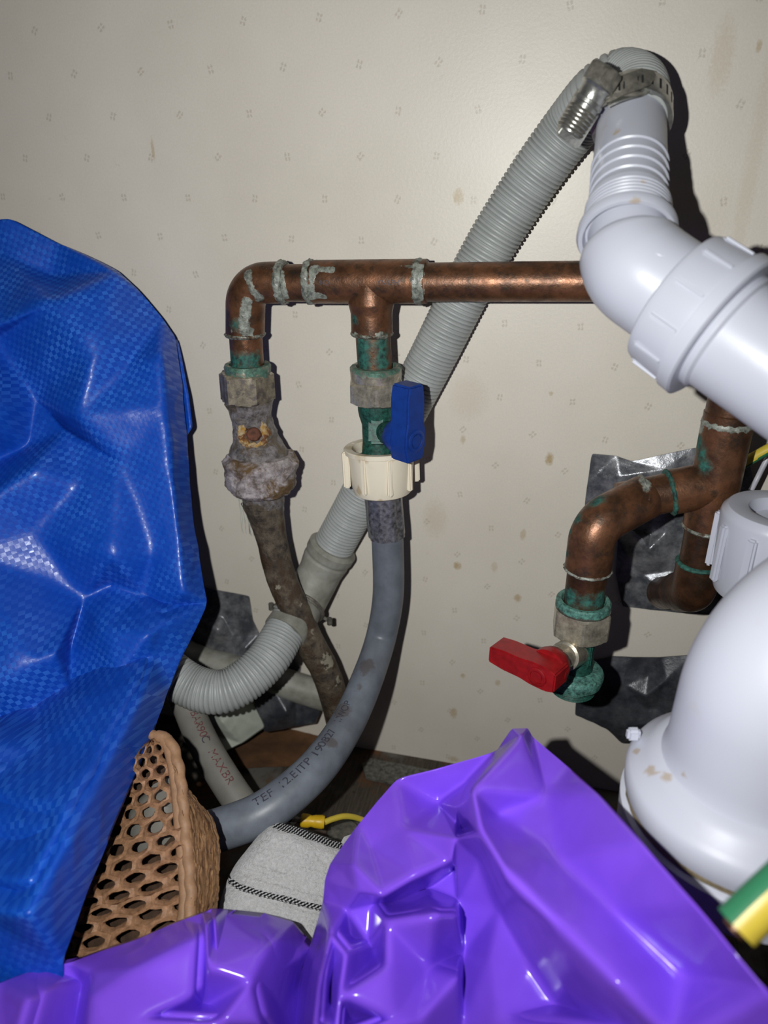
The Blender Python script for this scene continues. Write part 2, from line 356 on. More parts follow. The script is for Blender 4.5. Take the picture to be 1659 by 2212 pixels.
def drape(ctrl, edges, boundary, back, sub=4, smooth=5, amp=0, nscale=60, uvax=None, seed=0, roll=0):
    """crumpled sheet: control points (Vector), creases as index pairs, outline as index loop, closed behind by the vector back"""
    def proj(p):
        d = p-CAM; t = d.dot(FW); return V((d.dot(RT)/t, d.dot(UP)/t))
    pts2 = [proj(p) for p in ctrl]
    loop = [(boundary[i], boundary[(i+1) % len(boundary)]) for i in range(len(boundary))]
    vs, es, fs, ov, oe, of = delaunay_2d_cdt(pts2, loop+list(edges), [], 1, 1e-6)
    P3 = []
    for i, v in enumerate(vs):
        if ov[i]: P3.append(ctrl[ov[i][0]])
        else:
            ds = sorted((( (v-q).length+1e-9), j) for j, q in enumerate(pts2))[:3]; sw = sum(1/d for d, _ in ds)
            t = sum((ctrl[j]-CAM).dot(FW)/d for d, j in ds)/sw; P3.append(CAM+(FW+RT*v.x+UP*v.y)*t)
    bm = bmesh.new(); bv = [bm.verts.new(p) for p in P3]
    for f in fs:
        try: bm.faces.new([bv[i] for i in f])
        except ValueError: pass
    for q in [q for q in bm.verts if not q.link_faces]: bm.verts.remove(q)
    for _ in range(sub): bmesh.ops.subdivide_edges(bm, edges=bm.edges[:], cuts=1, use_grid_fill=True)
    bmesh.ops.triangulate(bm, faces=bm.faces[:])
    for it in range(smooth):
        new = {}
        for q in bm.verts:
            if q.is_boundary: nb = [e.other_vert(q).co for e in q.link_edges if e.is_boundary]
            else: nb = [e.other_vert(q).co for e in q.link_edges]
            a = sum(nb, V())/len(nb); new[q] = q.co.lerp(a, .3 if q.is_boundary else .6)
        for q, c in new.items(): q.co = c
    bm.normal_update()
    if amp:
        for q in bm.verts:
            k = 1-abs(noise.noise(q.co*nscale+V((seed, 0, 0))))*2; k2 = noise.noise(q.co*nscale*.45+V((0, seed, 3)))
            q.co = q.co+q.normal*amp*(k*.6+k2)
    bm.verts.index_update(); front = [q.co.copy() for q in bm.verts]; ff = [tuple(q.index for q in g.verts) for g in bm.faces]
    be = [(e.verts[0].index, e.verts[1].index) for e in bm.edges if e.is_boundary]; bm.free()
    nv = len(front); cen = sum(front, V())/nv
    back = V(back); verts = front+[p+back+(cen-p)*roll for p in front]
    faces = ff+[tuple(i+nv for i in reversed(g)) for g in ff]+[(a, b, b+nv, a+nv) for a, b in be]
    uv = None
    if uvax: uv = [(p.dot(uvax[0]), p.dot(uvax[1])) for p in verts]
    return verts, faces, uv

# ------------------------------------------------------------------ setting
def slab(x0, x1, y0, y1, z0, z1):
    v = [(x, y, z) for x in (x0, x1) for y in (y0, y1) for z in (z0, z1)]
    return v, [(0, 1, 3, 2), (4, 6, 7, 5), (0, 4, 5, 1), (2, 3, 7, 6), (0, 2, 6, 4), (1, 5, 7, 3)]
obj('wall_back', slab(-.55, .45, 0, .012, -.012, .62), 'wall', None, smooth=False, kind='structure')['label'] = 'cream printed cupboard back panel with faint staggered sprigs and brown spots'
obj('floor', slab(-.55, .45, -.45, 0, -.012, 0), 'floor', None, smooth=False, kind='structure')['label'] = 'dirty brown and grey cupboard floor board'

# ------------------------------------------------------------------ cold copper run
DC = .031
L1 = W(529, 612, DC); L0 = W(536, 812, DC); RR = W(1900, 604, DC); TEE = W(801, 608, DC); T0 = W(811, 812, DC)
cop = thing('copper_pipework', 'long horizontal copper pipe with elbow and tee, feeding the two left valves', 'pipe', (TEE.x, TEE.y, L0.z))
def bendpath(a, c, b, r, step=.0008):                               # straight, round corner, straight
    da = (a-c).normalized(); db = (b-c).normalized(); ang = da.angle(db); k = r/math.tan(ang/2)
    p0 = c+da*k; p1 = c+db*k; out = []
    n1 = max(2, int((p0-a).length/step)); out += [a.lerp(p0, i/n1) for i in range(n1)]
    cc = c+(da+db).normalized()*(r/math.sin(ang/2)); v0 = p0-cc; v1 = p1-cc; om = v0.angle(v1); n2 = max(6, int(r*om/step))
    out += [cc+(v0*math.sin((1-i/n2)*om)+v1*math.sin(i/n2*om))/math.sin(om) for i in range(n2)]
    n3 = max(2, int((b-p1).length/step)); out += [p1.lerp(b, i/n3) for i in range(n3+1)]
    return out
def smear(*pts, k=1.0):
    out = []
    for a, b in zip(pts, pts[1:]):
        m = max(2, int(math.hypot(a[0]-b[0], a[1]-b[1])/9)); out += [(W(a[0]+(b[0]-a[0])*i/m, a[1]+(b[1]-a[1])*i/m, DC+.0068), k) for i in range(m+1)]
    return out
grn1 = [(W(x, y, DC+.006), 1.1) for x in (508, 530, 552) for y in (778, 795)]+[(W(x, 775, DC+.005), 1) for x in (500, 560)]
grn2 = [(W(x, y, DC+.006), 1.2) for x in (785, 830) for y in (745, 765, 785)]
solder_pts = (smear((535, 590), (545, 620), (560, 640), k=.95)+smear((560, 572), (600, 570), (640, 575), k=.95)+smear((600, 575), (606, 610), (613, 645), k=1)+smear((533, 650), (527, 690), (535, 722), k=1.1)+smear((560, 650), (555, 715), k=.8)
    +smear((505, 715), (560, 715), k=.7)+smear((680, 575), (674, 605), (672, 640), k=1)+smear((672, 575), (715, 582), k=.7)+smear((672, 632), (700, 640), k=.7)+smear((905, 575), (905, 645), k=1)+smear((865, 568), (935, 572), k=.8)+smear((768, 722), (842, 722), k=.5)+smear((520, 585), (540, 575), k=.6))
ca = {'green': near(grn1+grn2+[(W(513, 700, DC+.007), .8), (W(768, 690, DC+.006), .7), (W(1010, 648, DC), .7), (W(1080, 648, DC), .6)], .0075), 'solder': near(solder_pts, .0048)}
obj('pipe', tube([RR.lerp(L1, i/330) for i in range(326)], .0075, 48), 'copper', cop, attrs=ca)
obj('pipe', tube([W(530, 715, DC).lerp(L0, i/40) for i in range(41)], .0072, 48), 'copper', cop, attrs=ca, label='short copper stub stained green')
obj('pipe', tube([W(804, 700, DC).lerp(T0, i/40) for i in range(41)], .0073, 48), 'copper', cop, attrs=ca, label='short copper stub stained dark green')
ep = bendpath(W(618, 610, DC), L1+V((.0004, 0, 0)), W(529.5, 722, DC), .0105)
obj('elbow_fitting', tube(ep, .0084, 56), 'copper', cop, attrs=ca)
def ringat(c, ax, r, w=.0016, lump=.00035, seed=0):
    g = lathe(c-V(ax).normalized()*w, ax, [(0, r*.93), (w*.4, r*1.0), (w, r*1.035), (w*1.6, r*1.0), (w*2, r*.93)], 48)
    return lumpy(g, lump, 600, seed)
HX = (RR-L1).normalized(); VZ = V((0, 0, 1))
tee = join(tube([W(667, 609, DC).lerp(W(922, 608, DC), i/60) for i in range(61)], .0086, 56), tube([TEE.lerp(W(803.5, 719, DC), i/36) for i in range(37)], lambda s: .0086+.0009*max(0, 1-abs(s-.0085)/.004), 56))
obj('tee_fitting', tee, 'copper', cop, attrs=ca)
for k, (c, ax) in enumerate(((W(611, 610, DC), HX), (W(672, 609, DC), HX), (W(905, 608, DC), HX))):
    obj('solder_ring', ringat(c, ax, .0088, .0018, .0006, k*7), 'copper', cop, attrs={'solder': lambda v: 1.0, 'green': lambda v: 0})
for k, (c) in enumerate((W(529.5, 722, DC), W(803.5, 720, DC))):
    obj('solder_ring', ringat(c, VZ, .0087, .0010, .0004, 40+k), 'copper', cop, attrs={'solder': lambda v: .55, 'green': lambda v: .5})
def stamp(txt, px, py, size, parent, d=DC+.00875):
    path = [W(600, 609, DC).lerp(W(1000, 608, DC), i/400) for i in range(401)]
    s = (W(px, 609, DC)-path[0]).length
    T, N = frames(path); best = max(range(72), key=lambda k: (N[0]*math.cos(k*math.pi/36)+T[0].cross(N[0])*math.sin(k*math.pi/36)).dot((CAM-W(px, py, DC)).normalized()))
    g = wrap_text(txt, path, .0087, s, best*math.pi/36, size)
    # make letters stand upright: test the sign of vertical
    return obj('stamped_mark', g, 'print_dark', parent, smooth=False)
stamp('ND', 705, 608, .0026, cop); stamp('YN LPH', 826, 606, .0026, cop)

# ------------------------------------------------------------------ valves
def lever(root, m, c, s, long, Lup, Ldn, wid, th, back, label):
    """c: spindle point on lever's outer face; s: spindle axis outwards; long: long direction"""
    up = long.normalized(); sd = s.normalized(); X = up.cross(sd).normalized()
    w2 = wid/2
    poly = [(-w2*.8, Lup), (w2*.8, Lup), (w2, Lup-.006), (w2, .0075), (w2*1.18, .003), (w2*1.2, -.003), (w2, -.006), (w2*.9, -Ldn), (-w2*.9, -Ldn), (-w2, -.006), (-w2*1.2, -.003), (-w2*1.18, .003), (-w2, .0075), (-w2, Lup-.006)]
    lv = obj('lever', extrude_poly(poly, c-sd*th, X, up, sd, th), m, root, label)
    hub = lathe(c-sd*(th+back), sd, [(0, .0056), (.0005, .0062), (back*.7, .0070), (back, .0072), (back+.002, .0072)], 40)
    obj('hub', hub, m, lv)
    rim = lathe(c-sd*.0005, sd, [(0, w2*.88), (.0009, w2*.88), (.0011, w2*.8), (.0011, w2*.62), (.0002, w2*.58)], 40)
    obj('screw_rim', rim, m, lv)
    obj('screw', join(lathe(c+sd*.0001, sd, [(0, w2*.5), (.0003, w2*.5), (.0004, w2*.3)], 24)), m, lv)
    return lv
# blue-handled valve
v2 = thing('isolation_valve', 'chrome washing machine valve with a blue lever, on the tee branch', 'valve', W(815, 985, DC))
gat = {'green': lambda v: .55+.5*max(0, min(1, (v.z-W(812, 812, DC).z)/.003))}
obj('compression_nut', join(hexnut(W(813, 868, DC), VZ, .0098, .0128, .25), ), 'nut_metal', v2, attrs={'green': lambda v: .25+.35*max(0, (V((v.x, v.y, 0))-V((W(813, 840, DC).x+.011, -DC, 0))).length < .008)}, angle=25)
obj('nut_collar', lathe(W(812.5, 815, DC), VZ, [(-.001, .0108), (.0035, .0112), (.0042, .0112), (.005, .0104), (.005, .0085), (.003, .0078)], 48), 'nut_metal', v2, attrs={'green': lambda v: .75 if v.z > W(812, 800, DC).z else .3}, angle=30)
bt = W(813, 866, DC); bb = W(818, 985, DC); bl = (bb-bt).length
obj('valve_body', join(lathe(bb, bt-bb, [(-.004, .0095), (0, .0095), (.001, .0075), (bl*.3, .0068), (bl*.6, .0068), (bl*.75, .0078), (bl*.85, .0082), (bl, .0082)], 48),
    box(W(815, 930, DC+.0062), RT, UP, FW, .0075, .012, .006, .0012)), 'body_green', v2, attrs={'green': lambda v: 1})
SB = (RT*.72-V((-math.sin(YAW), math.cos(YAW), 0))*.69).normalized()
cb = P(899, 953, .304)
ln = (V((CAM.x, 0, 0)) and lever(v2, 'blue_lever', cb, SB, V((0, 0, 1)), .0232, .0090, .0106, .0100, .0040, 'blue plastic lever turned upright'))
obj('spindle', lathe(W(816, 930, DC), (cb-SB*.012)-W(816, 930, DC), [(0, .005), (((cb-SB*.012)-W(816, 930, DC)).length, .005)], 32), 'body_green', v2, attrs={'green': lambda v: 1})
# red-handled valve on the hot branch
TH = .285
hb = P(1262, 1290, TH)
v3 = thing('isolation_valve', 'green-stained washing machine valve with a red lever, its open end hanging free', 'valve', hb-V((0, 0, .040)))
obj('compression_nut', hexnut(hb-V((0, 0, .0165)), VZ, .0125, .0118, .05), 'nut_metal', v3, attrs={'green': lambda v: .35}, angle=25)
obj('nut_collar', lathe(hb-V((0, 0, .0045)), VZ, [(0, .0105), (.003, .0104), (.0036, .0098), (.0036, .0085), (.002, .0075)], 48), 'verdigris', v3, attrs={'green': lambda v: 1.0 if v.z > hb.z-.003 else .1}, angle=30)
obj('valve_body', join(lathe(hb-V((0, 0, .034)), VZ, [(0, .0070), (.004, .0066), (.012, .0066), (.0165, .0074), (.019, .0080)], 48), box(hb-V((0, 0, .025))-FW*.0035+RT*.0012, RT, VZ, FW, .006, .013, .008, .001)), 'body_green', v3, attrs={'green': lambda v: 1})
obj('flange', lumpy(lathe(hb-V((0, 0, .0395)), VZ, [(0, .0095), (.0008, .0110), (.0045, .0116), (.0058, .0110), (.0068, .009), (.0072, .006)], 64), .0002, 500), 'verdigris', v3, attrs={'green': lambda v: .8})
obj('thread', join(*[lathe(hb-V((0, 0, .0405+i*.0011)), VZ, [(0, .0084), (.0005, .0090), (.001, .0084)], 40) for i in range(4)]), 'body_green', v3, attrs={'green': lambda v: .6})
FH = V((-math.sin(YAW), math.cos(YAW), 0))
SR = (-RT*.66-FH*.72).normalized(); LR = (-RT*.74+FH*.64).normalized()
cr = P(1160, 1462, .266)
lever(v3, 'red_lever', cr, SR, LR, .0208, .0070, .0085, .0095, .0038, 'red plastic lever turned sideways')
sp0 = hb-V((0, 0, .024)); sp1 = cr-SR*.012
obj('spindle', lathe(sp0, sp1-sp0, [(0, .0062), ((sp1-sp0).length*.6, .0058), ((sp1-sp0).length*.62, .0048), ((sp1-sp0).length, .0048)], 32), 'nut_metal', v3, attrs={'green': lambda v: .5})
# corroded valve
v1 = thing('corroded_valve', 'old corroded valve crusted with limescale, without a lever, under the copper elbow', 'valve', W(548, 965, DC))
obj('compression_nut', lumpy(hexnut(W(536, 866, DC), VZ, .0135, .0126, .75), .0006, 350, 3), 'nut_crust', v1, attrs={'green': lambda v: .5}, angle=25)
obj('nut_collar', lumpy(lathe(W(535.5, 805, DC), VZ, [(-.001, .0100), (.003, .0104), (.004, .0098), (.004, .0080), (.003, .0074)], 48), .0003, 400), 'nut_metal', v1, attrs={'green': lambda v: .78})
ot = W(538, 866, DC); obm = W(556, 975, DC); ol = (obm-ot).length
body = lathe(obm, ot-obm, [(-.003, .0145), (ol*.1, .0125), (ol*.25, .0102), (ol*.5, .0090), (ol*.72, .0090), (ol*.88, .0100), (ol, .0112)], 96)
body = (body[0], body[1])
def dense(o, ax, prof, n=40):
    out = []
    for i in range(len(prof)-1):
        k = max(1, int(n*abs(prof[i+1][0]-prof[i][0]+1e-6)/abs(prof[-1][0]-prof[0][0])))
        out += [(prof[i][0]+(prof[i+1][0]-prof[i][0])*j/k, prof[i][1]+(prof[i+1][1]-prof[i][1])*j/k) for j in range(k)]
    return lathe(o, ax, out+[prof[-1]], 96)
body = dense(obm, ot-obm, [(-.003, .0145), (ol*.1, .0125), (ol*.25, .0104), (ol*.5, .0092), (ol*.72, .0092), (ol*.88, .0100), (ol, .0112)])
obj('valve_body', lumpy(body, .0007, 260, 1), 'crust', v1, attrs={'rust': near([(W(545, 935, DC+.009), 1)], .006)})
sc0 = W(548, 938, DC+.008); sdir = (CAM-sc0).normalized()
obj('rust_halo', lumpy(dense(sc0-sdir*.002, sdir, [(0, .0070), (.0018, .0068), (.0028, .0058), (.0026, .0040), (.001, .0030)], 12), .0011, 500, 2), 'rust_ring', v1, label='yellow and white corrosion ring', attrs={'rust': lambda v: 0})
obj('spindle_stub', lumpy(lathe(sc0-sdir*.001, sdir, [(0, .0032), (.0044, .0031), (.0050, .0026), (.0051, .0012)], 32), .0003, 700), 'rust', v1, label='rusty brown spindle stub')

# ------------------------------------------------------------------ hoses
def drips(c, n, r, parent, m, seed):
    pass
# grey inlet hose with the cream nut
hp = [W(826, 1062, .034), W(833, 1110, .034), W(838, 1190, .035), W(838, 1290, .037), W(822, 1380, .040), P(792, 1470, .345), P(752, 1560, .333), P(700, 1640, .313), P(640, 1702, .303), P(565, 1757, .296), P(480, 1790, .296), P(400, 1810, .300)]
hpath = spline(hp, .0012)
h1 = thing('inlet_hose', 'mid-grey washing machine hose hanging from the blue-levered valve with a cream nut', 'hose', (hpath[-1].x, hpath[-1].y, 0))
h1.location.z = min(p.z for p in hpath)-.0075
obj('tube', tube(hpath, lambda s: .0074+.0010*min(1, max(0, (s-.09)/.08)), 40), 'hose', h1, attrs={'stain': near([(P(790, 1430, .34), 1), (P(765, 1480, .33), 1), (P(800, 1490, .33), .7), (P(740, 1540, .33), .8), (P(715, 1600, .31), .6)], .012)})
nb = W(826, 1056, .033); nax = (W(822, 966, .032)-nb); nh = nax.length; nax = nax.normalized()
cream = lathe(nb, nax, [(-.0015, .0085), (-.0018, .0115), (-.0010, .0128), (.002, .0136), (nh*.5, .0143), (nh*.9, .0149), (nh*.92, .0163), (nh, .0164), (nh+.0004, .0160), (nh+.0002, .0128), (nh-.002, .0116), (nh-.008, .0112), (nh-.009, .006)], 72)
nut = obj('union_nut', cream, 'cream', h1, label='cream plastic union nut with ribs', attrs={'stain': near([(nb+nax*(nh-.001)+V((-.012, -.003, 0)), 1), (nb+nax*nh+V((-.004, -.013, 0)), .9), (nb+nax*nh+V((.006, -.011, 0)), .8), (nb+V((.002, -.012, 0)), .4), (nb+V((-.008, -.011, .002)), .5), (nb+nax*(nh-.004)+V((-.009, .009, 0)), 1.2), (nb+nax*(nh-.004)+V((.009, .009, 0)), 1.2)], .009)}, angle=30)
viewd = (CAM-nb); va = math.atan2(viewd.y, viewd.x)
for k in range(8):
    a = va+math.radians(14+45*k); d = V((math.cos(a), math.sin(a), 0)); t2 = V((-d.y, d.x, 0))
    wing = k % 4 == 2
    sz = .0042 if not wing else .0050
    obj('rib', box(nb+nax*(nh*.54)+d*(.0143 if not wing else .0160), d, t2, nax, sz*.62, .0022, nh*.86), 'cream', nut)
fer0 = W(827, 1058, .034); fer1 = W(836, 1157, .034)
fp = [fer0.lerp(fer1, i/30) for i in range(31)]
obj('ferrule', tube(fp, .0084, 48, True, lambda s, a: .04*math.sin(a*9)+.012*math.sin(a*23+s*300)), 'ferrule', h1, label='shiny ribbed metal sleeve')
def facing(path, s):                                              # tube angle that faces the camera at arc length s
    T, N = frames(path); i = min(len(path)-1, int(s/(path[1]-path[0]).length)); B = T[i].cross(N[i]); d = CAM-path[i]
    return math.atan2(d.dot(B), d.dot(N[i])), i
Ltot = sum((hpath[i+1]-hpath[i]).length for i in range(len(hpath)-1))
stx_ = (hpath[1]-hpath[0]).length
def s_near(path, px, py):
    best = min(range(len(path)), key=lambda i: ((path[i]-CAM).dot(RT)/(path[i]-CAM).dot(FW)*FPX-(px-829.5))**2+((path[i]-CAM).dot(UP)/(path[i]-CAM).dot(FW)*FPX-(1106-py))**2)
    return best*(path[1]-path[0]).length
for txt, px, py in (('TEF', 560, 1752), ('12.E1', 610, 1722), ('TP 19', 655, 1690), ('0827', 695, 1640), ('1/WOP', 730, 1590)):
    s = s_near(hpath, px, py); a, i = facing(hpath, s)
    obj('hose_lettering', wrap_text(txt, hpath, .0074+.0010*min(1, max(0, (s-.09)/.08)), s, a+(.62), .0052, True), 'print_dark', h1, smooth=False)
# dirty old hose
dp = [W(562, 1075, .034), W(574, 1110, .034), W(586, 1160, .034), W(604, 1235, .036), W(634, 1310, .038), W(668, 1385, .038), W(702, 1450, .036), W(722, 1510, .034), W(738, 1580, .03)]
dpath = spline(dp, .0012)
h2 = thing('old_inlet_hose', 'grime-covered brown hose hanging from the corroded valve', 'hose', dpath[-1]-V((0, 0, .008)))
obj('tube', lumpy(tube(dpath, lambda s: .0095-.0022*min(1, s/.022), 56), .0006, 180, 5), 'dirty_hose', h2, attrs={'rust': near([(W(660, 1310, .045), 1), (W(690, 1370, .045), 1.1), (W(715, 1430, .042), 1.1), (W(740, 1475, .04), .9), (W(598, 1270, .045), .5)], .010)})
on = dense(W(566, 1058, DC+.002), W(561, 972, DC+.001)-W(566, 1058, DC+.002), [(-.001, .012), (.0, .0148), (.002, .0162), (.010, .0168), (.0145, .0172), (.016, .0160), (.0175, .0148), (.018, .010)], 60)
obj('union_nut', lumpy(on, .0013, 150, 9), 'crust_nut', h2, label='swollen union nut thick with white and brown scale', attrs={'rust': lambda v: 0})
obj('hose_tail', lumpy(dense(W(566, 1062, DC+.002), W(583, 1152, .034)-W(566, 1062, DC+.002), [(0, .0105), (.004, .0098), (.009, .0086), (.0165, .0078), (.0172, .0072)], 30), .0007, 220, 4), 'crust', h2, attrs={'rust': near([(W(575, 1125, .044), 1)], .01)})
rnd = random.Random(3); fib = []
for k in range(7):
    a = W(507+rnd.random()*14, 1062, DC+.010); b = W(520+rnd.random()*24, 1115+rnd.random()*45, DC+.008)
    fib.append(tube([a.lerp(b, i/6)+V((rnd.uniform(-1, 1)*.0004, 0, 0)) for i in range(7)], .00013, 5))
obj('scale_threads', join(*fib), 'paper', h2, kind='stuff')
# pale hose with red print
pp = [P(372, 1440, .375), P(405, 1525, .37), P(437, 1600, .36), P(478, 1672, .35), P(530, 1748, .342), P(590, 1810, .335), P(660, 1850, .33)]
ppath = spline(pp, .0012)
h3 = thing('pale_hose', 'pale grey hose with red lettering, lying under the mid-grey hose', 'hose', (ppath[-1].x, ppath[-1].y, ppath[-1].z-.0075))
obj('tube', tube(ppath, .0074, 36), 'hose_pale', h3)
for txt, px, py, mm in (('20BAR', 408, 1545, 'print_red'), ('- 90°', 430, 1592, 'print_red'), ('C', 446, 1622, 'print_dark'), ('MAX', 460, 1650, 'print_red'), ('BR', 494, 1694, 'print_red')):
    s = s_near(ppath, px, py); a, i = facing(ppath, s)
    obj('hose_lettering', wrap_text(txt, ppath, .0074, s-.004, a-.25, .0055), mm, h3, smooth=False)
# corrugated drain hose
RD = .0104
up_pts = [W(712, 1195, .0125), W(780, 1070, .0115), W(858, 920, .0112), W(935, 770, .0112), W(1000, 640, .0112), W(1062, 525, .0112), W(1125, 425, .0115), W(1180, 345, .013), W(1235, 272, .016), P(1292, 205, .262), P(1340, 178, .258), P(1372, 190, .250), P(1376, 222, .243), P(1368, 262, .2385)]
upath = spline(up_pts, .0004)
Lu = sum((upath[i+1]-upath[i]).length for i in range(len(upath)-1))
dr = thing('drain_hose', 'long grey corrugated drain hose rising from lower left to the white waste fitting', 'hose', W(450, 1560, .05))
def corr(pitch, r):
    def fn(s):
        x = (s/pitch) % 1
        return r-.0009*(0.5+.5*math.cos(2*math.pi*x))**3
    return fn
upath = spline(up_pts, .00025)
obj('corrugated_tube', tube(upath, corr(.00180, RD), 36), 'drain', dr, angle=80)
lo_pts = [P(330, 1420, .36), P(380, 1462, .352), P(428, 1488, .35), P(480, 1494, .349), P(530, 1470, .352), P(578, 1425, .358), P(612, 1370, .366), P(634, 1330, .371)]
lpath = spline(lo_pts, .00025)
obj('corrugated_tube', tube(lpath, corr(.00180, RD), 36), 'drain', dr, angle=80)
c0 = W(703, 1210, .0135); c1 = P(612, 1372, .366)
cpath = spline([W(722, 1178, .0125), W(703, 1212, .0135), W(680, 1258, .017), W(655, 1305, .024), P(630, 1345, .3705), P(614, 1368, .366)], .0008)
Lc = (len(cpath)-1)*.0008
def cuffr(s):
    for a, b, ra, rb in ((0, .0015, .0112, .0128), (.0015, .006, .0128, .0126), (.006, .0075, .0126, .0118), (.0075, .0095, .0118, .0122), (.0095, .016, .0122, .0112), (.016, 9, .0112, .0110)):
        if s < b: return ra+(rb-ra)*min(1, (s-a)/(b-a))
    return .011
obj('rubber_cuff', tube(cpath, cuffr, 44), 'cuff', dr, label='smooth tapered grey cuff joining two hose lengths')
# wire clip on the cuff
wc = cpath[int(len(cpath)*.62)]; wd = (cpath[int(len(cpath)*.62)+2]-wc).normalized()
T_, N_ = frames([wc, wc+wd*.01]); B_ = T_[0].cross(N_[0])
clip = thing('wire_clip', 'small rusty wire spring clip gripping the cuff behind the brown hose', 'clip', wc-V((0, 0, .013)))
ring = [wc+wd*(.0006*i/24)+(N_[0]*math.cos(i/48*2*math.pi)+B_[0]*math.sin(i/48*2*math.pi) if False else N_[0]*math.cos(i/48*2*math.pi)+B_*math.sin(i/48*2*math.pi))*.0118 for i in range(97)]
obj('wire_ring', tube(ring, .0007, 8), 'steel_dull', clip)
for px, py, sx in ((592, 1308, -1), (706, 1340, 1)):
    a = wc+(P(px, py, .385)-wc).normalized()*.0115; b = P(px+6*sx, py+2, .383)
    obj('ear', join(tube([a, a.lerp(b, .5), b], .0009, 8), lathe(b, VZ, [(-.0018, .0014), (.0018, .0014)], 12)), 'steel_dull', clip)
# faint grey stub pipe behind
gp = spline([W(380, 1405, .014), W(450, 1432, .012), W(560, 1458, .012), W(640, 1484, .012), W(730, 1512, .012)], .002)
tag(obj('grey_stub_pipe', tube(gp, .0085, 32), 'cuff'), 'short grey pipe running behind the lower bend of the corrugated hose', 'pipe')

# ------------------------------------------------------------------ white waste fitting
A0 = P(1354, 500, .219); A1 = P(1364, 255, .2415); AX = (A1-A0).normalized(); AL = (A1-A0).length
wf = thing('waste_elbow', 'white plastic waste elbow and pipe with ribbed hose spigot, in front of the copper pipe', 'pipe', P(1500, 680, .215)-V((0, 0, .03)))
k = AL/41.
prof = [(-.0010, .0118), (-.0032, .0126), (-.0034, .0138), (-.0020, .0144), (.0002, .0142), (.0012, .0134), (.0016, .0128)]
h = .002
for i in range(5): prof += [(h, .0126-i*.0001), (h+.0004, .0130-i*.0001), (h+.0010, .0130-i*.0001), (h+.0013, .0126-i*.0001)]; h += .0015
prof += [(h+.0012, .0122), (h+.0016, .0117)]; h += .0022
RS = []
for i in range(4):
    prof += [(h+.0022, .0112), (h+.0026, .0117), (h+.0032, .0117), (h+.0036, .0112)]; RS.append(h); h += .0043
prof += [(h+.002, .0112), (h+.0085, .0110), (AL+.006, .0108)]
sta = {'stain': near([(A0+AX*.004-FW*.012, .5), (P(1372, 438, .205), 1), (P(1300, 275, .23), 1), (P(1330, 283, .225), .8), (P(1375, 284, .225), .9), (P(1390, 390, .21), .5)], .0045)}
obj('hose_spigot', lathe(A0, AX, prof, 72), 'white', wf, attrs=sta, angle=30, label='white ribbed spigot')
gb = lathe(A0+AX*(RS[0]+.0004), AX, [(-.001, .01126), (.0165, .01126), (.0165, .0108), (-.001, .0108)], 64)
E0 = A0+AX*.004; E1 = P(1362, 575, .214); E2 = P(1510, 678, .209); E3 = P(1900, 945, .188)
epth = bendpath(E0, E1, E2, .013, .0008)
def er(s): return .0116+.0028*min(1, max(0, (s-.0098)/.002))+.0006*min(1, max(0, (s-.012)/.006))
obj('elbow_body', tube(epth, er, 72), 'white', wf, attrs={'stain': near([(P(1295, 535, .2), .5), (P(1440, 560, .2), .6)], .006)}, label='smooth white elbow')
PX = (E3-E2).normalized()
# moulding seam and gate mark
obj('mould_mark', lumpy(lathe(P(1437, 527, .1985)-(-FW+UP*.5).normalized()*.0016, (-FW+UP*.5).normalized(), [(0, .0038), (.0005, .0038), (.0008, .0035), (.0006, .0032)], 40), 0, 1), 'white', wf)
nb0 = P(1455, 643, .2115)
nutp = [(0, .0145), (0, .0180), (.0006, .0192), (.0022, .0198), (.0125, .0202), (.0128, .0212), (.0165, .0214), (.0170, .0206), (.0170, .0165)]
NA = (E2-P(1400, 605, .2125)).normalized(); NA = PX
wn = obj('union_nut', lathe(nb0, NA, nutp, 80), 'white', wf, angle=30, attrs={'stain': near([(nb0+NA*.0125+(-FW)*.02+UP*.003*j, .35) for j in (-3, -1, 1, 3, 5)], .004)}, label='white union nut with raised grip ribs')
ref = (-FW-NA*(-FW).dot(NA)).normalized(); ref2 = NA.cross(ref)
for j in range(12):
    a = math.radians(15+30*j); d = ref*math.cos(a)+ref2*math.sin(a); t2 = NA.cross(d)
    obj('grip_rib', box(nb0+NA*.0075+d*.0199, d, t2, NA, .0016, .0021, .0098, .0007), 'white', wn)
obj('waste_pipe', tube([nb0+NA*.010, nb0+NA*.0165, nb0+NA*.0172, nb0+NA*.019, nb0+NA*.0195]+[(nb0+NA*.0195).lerp(E3, i/6) for i in range(1, 7)], lambda s: .0168 if s < .0070 else (.0172 if s < .0092 else .0161), 72), 'white', wf, attrs={'stain': lambda v: 0})
# jubilee clamp
cl = thing('hose_clip', 'steel worm-drive clip tightened round the top of the white spigot', 'clip', A1-V((0, 0, .015)))
CB = A1-AX*.0035
obj('band', lathe(CB, AX, [(0, .0116), (0, .0126), (.0012, .0128), (.0085, .0128), (.0096, .0126), (.0096, .0116)], 72), 'steel', cl, angle=30)
nslot = 26; sl = []
for j in range(nslot):
    a = 2*math.pi*j/nslot; d = ref*0
    n0 = (V((1, 0, 0))-AX*AX.x).normalized(); n1 = AX.cross(n0); d = n0*math.cos(a)+n1*math.sin(a); t2 = AX.cross(d)
    sl.append(box(CB+AX*.0049+d*.01275, d, (t2+AX*.12).normalized(), AX, .0003, .0009, .0048, .0001))
obj('band_slots', join(*sl), 'dark', cl)
S0 = P(1228, 288, .2335); S1 = P(1288, 190, .2275); SX = (S1-S0).normalized(); S2 = P(1317, 143, .2247)
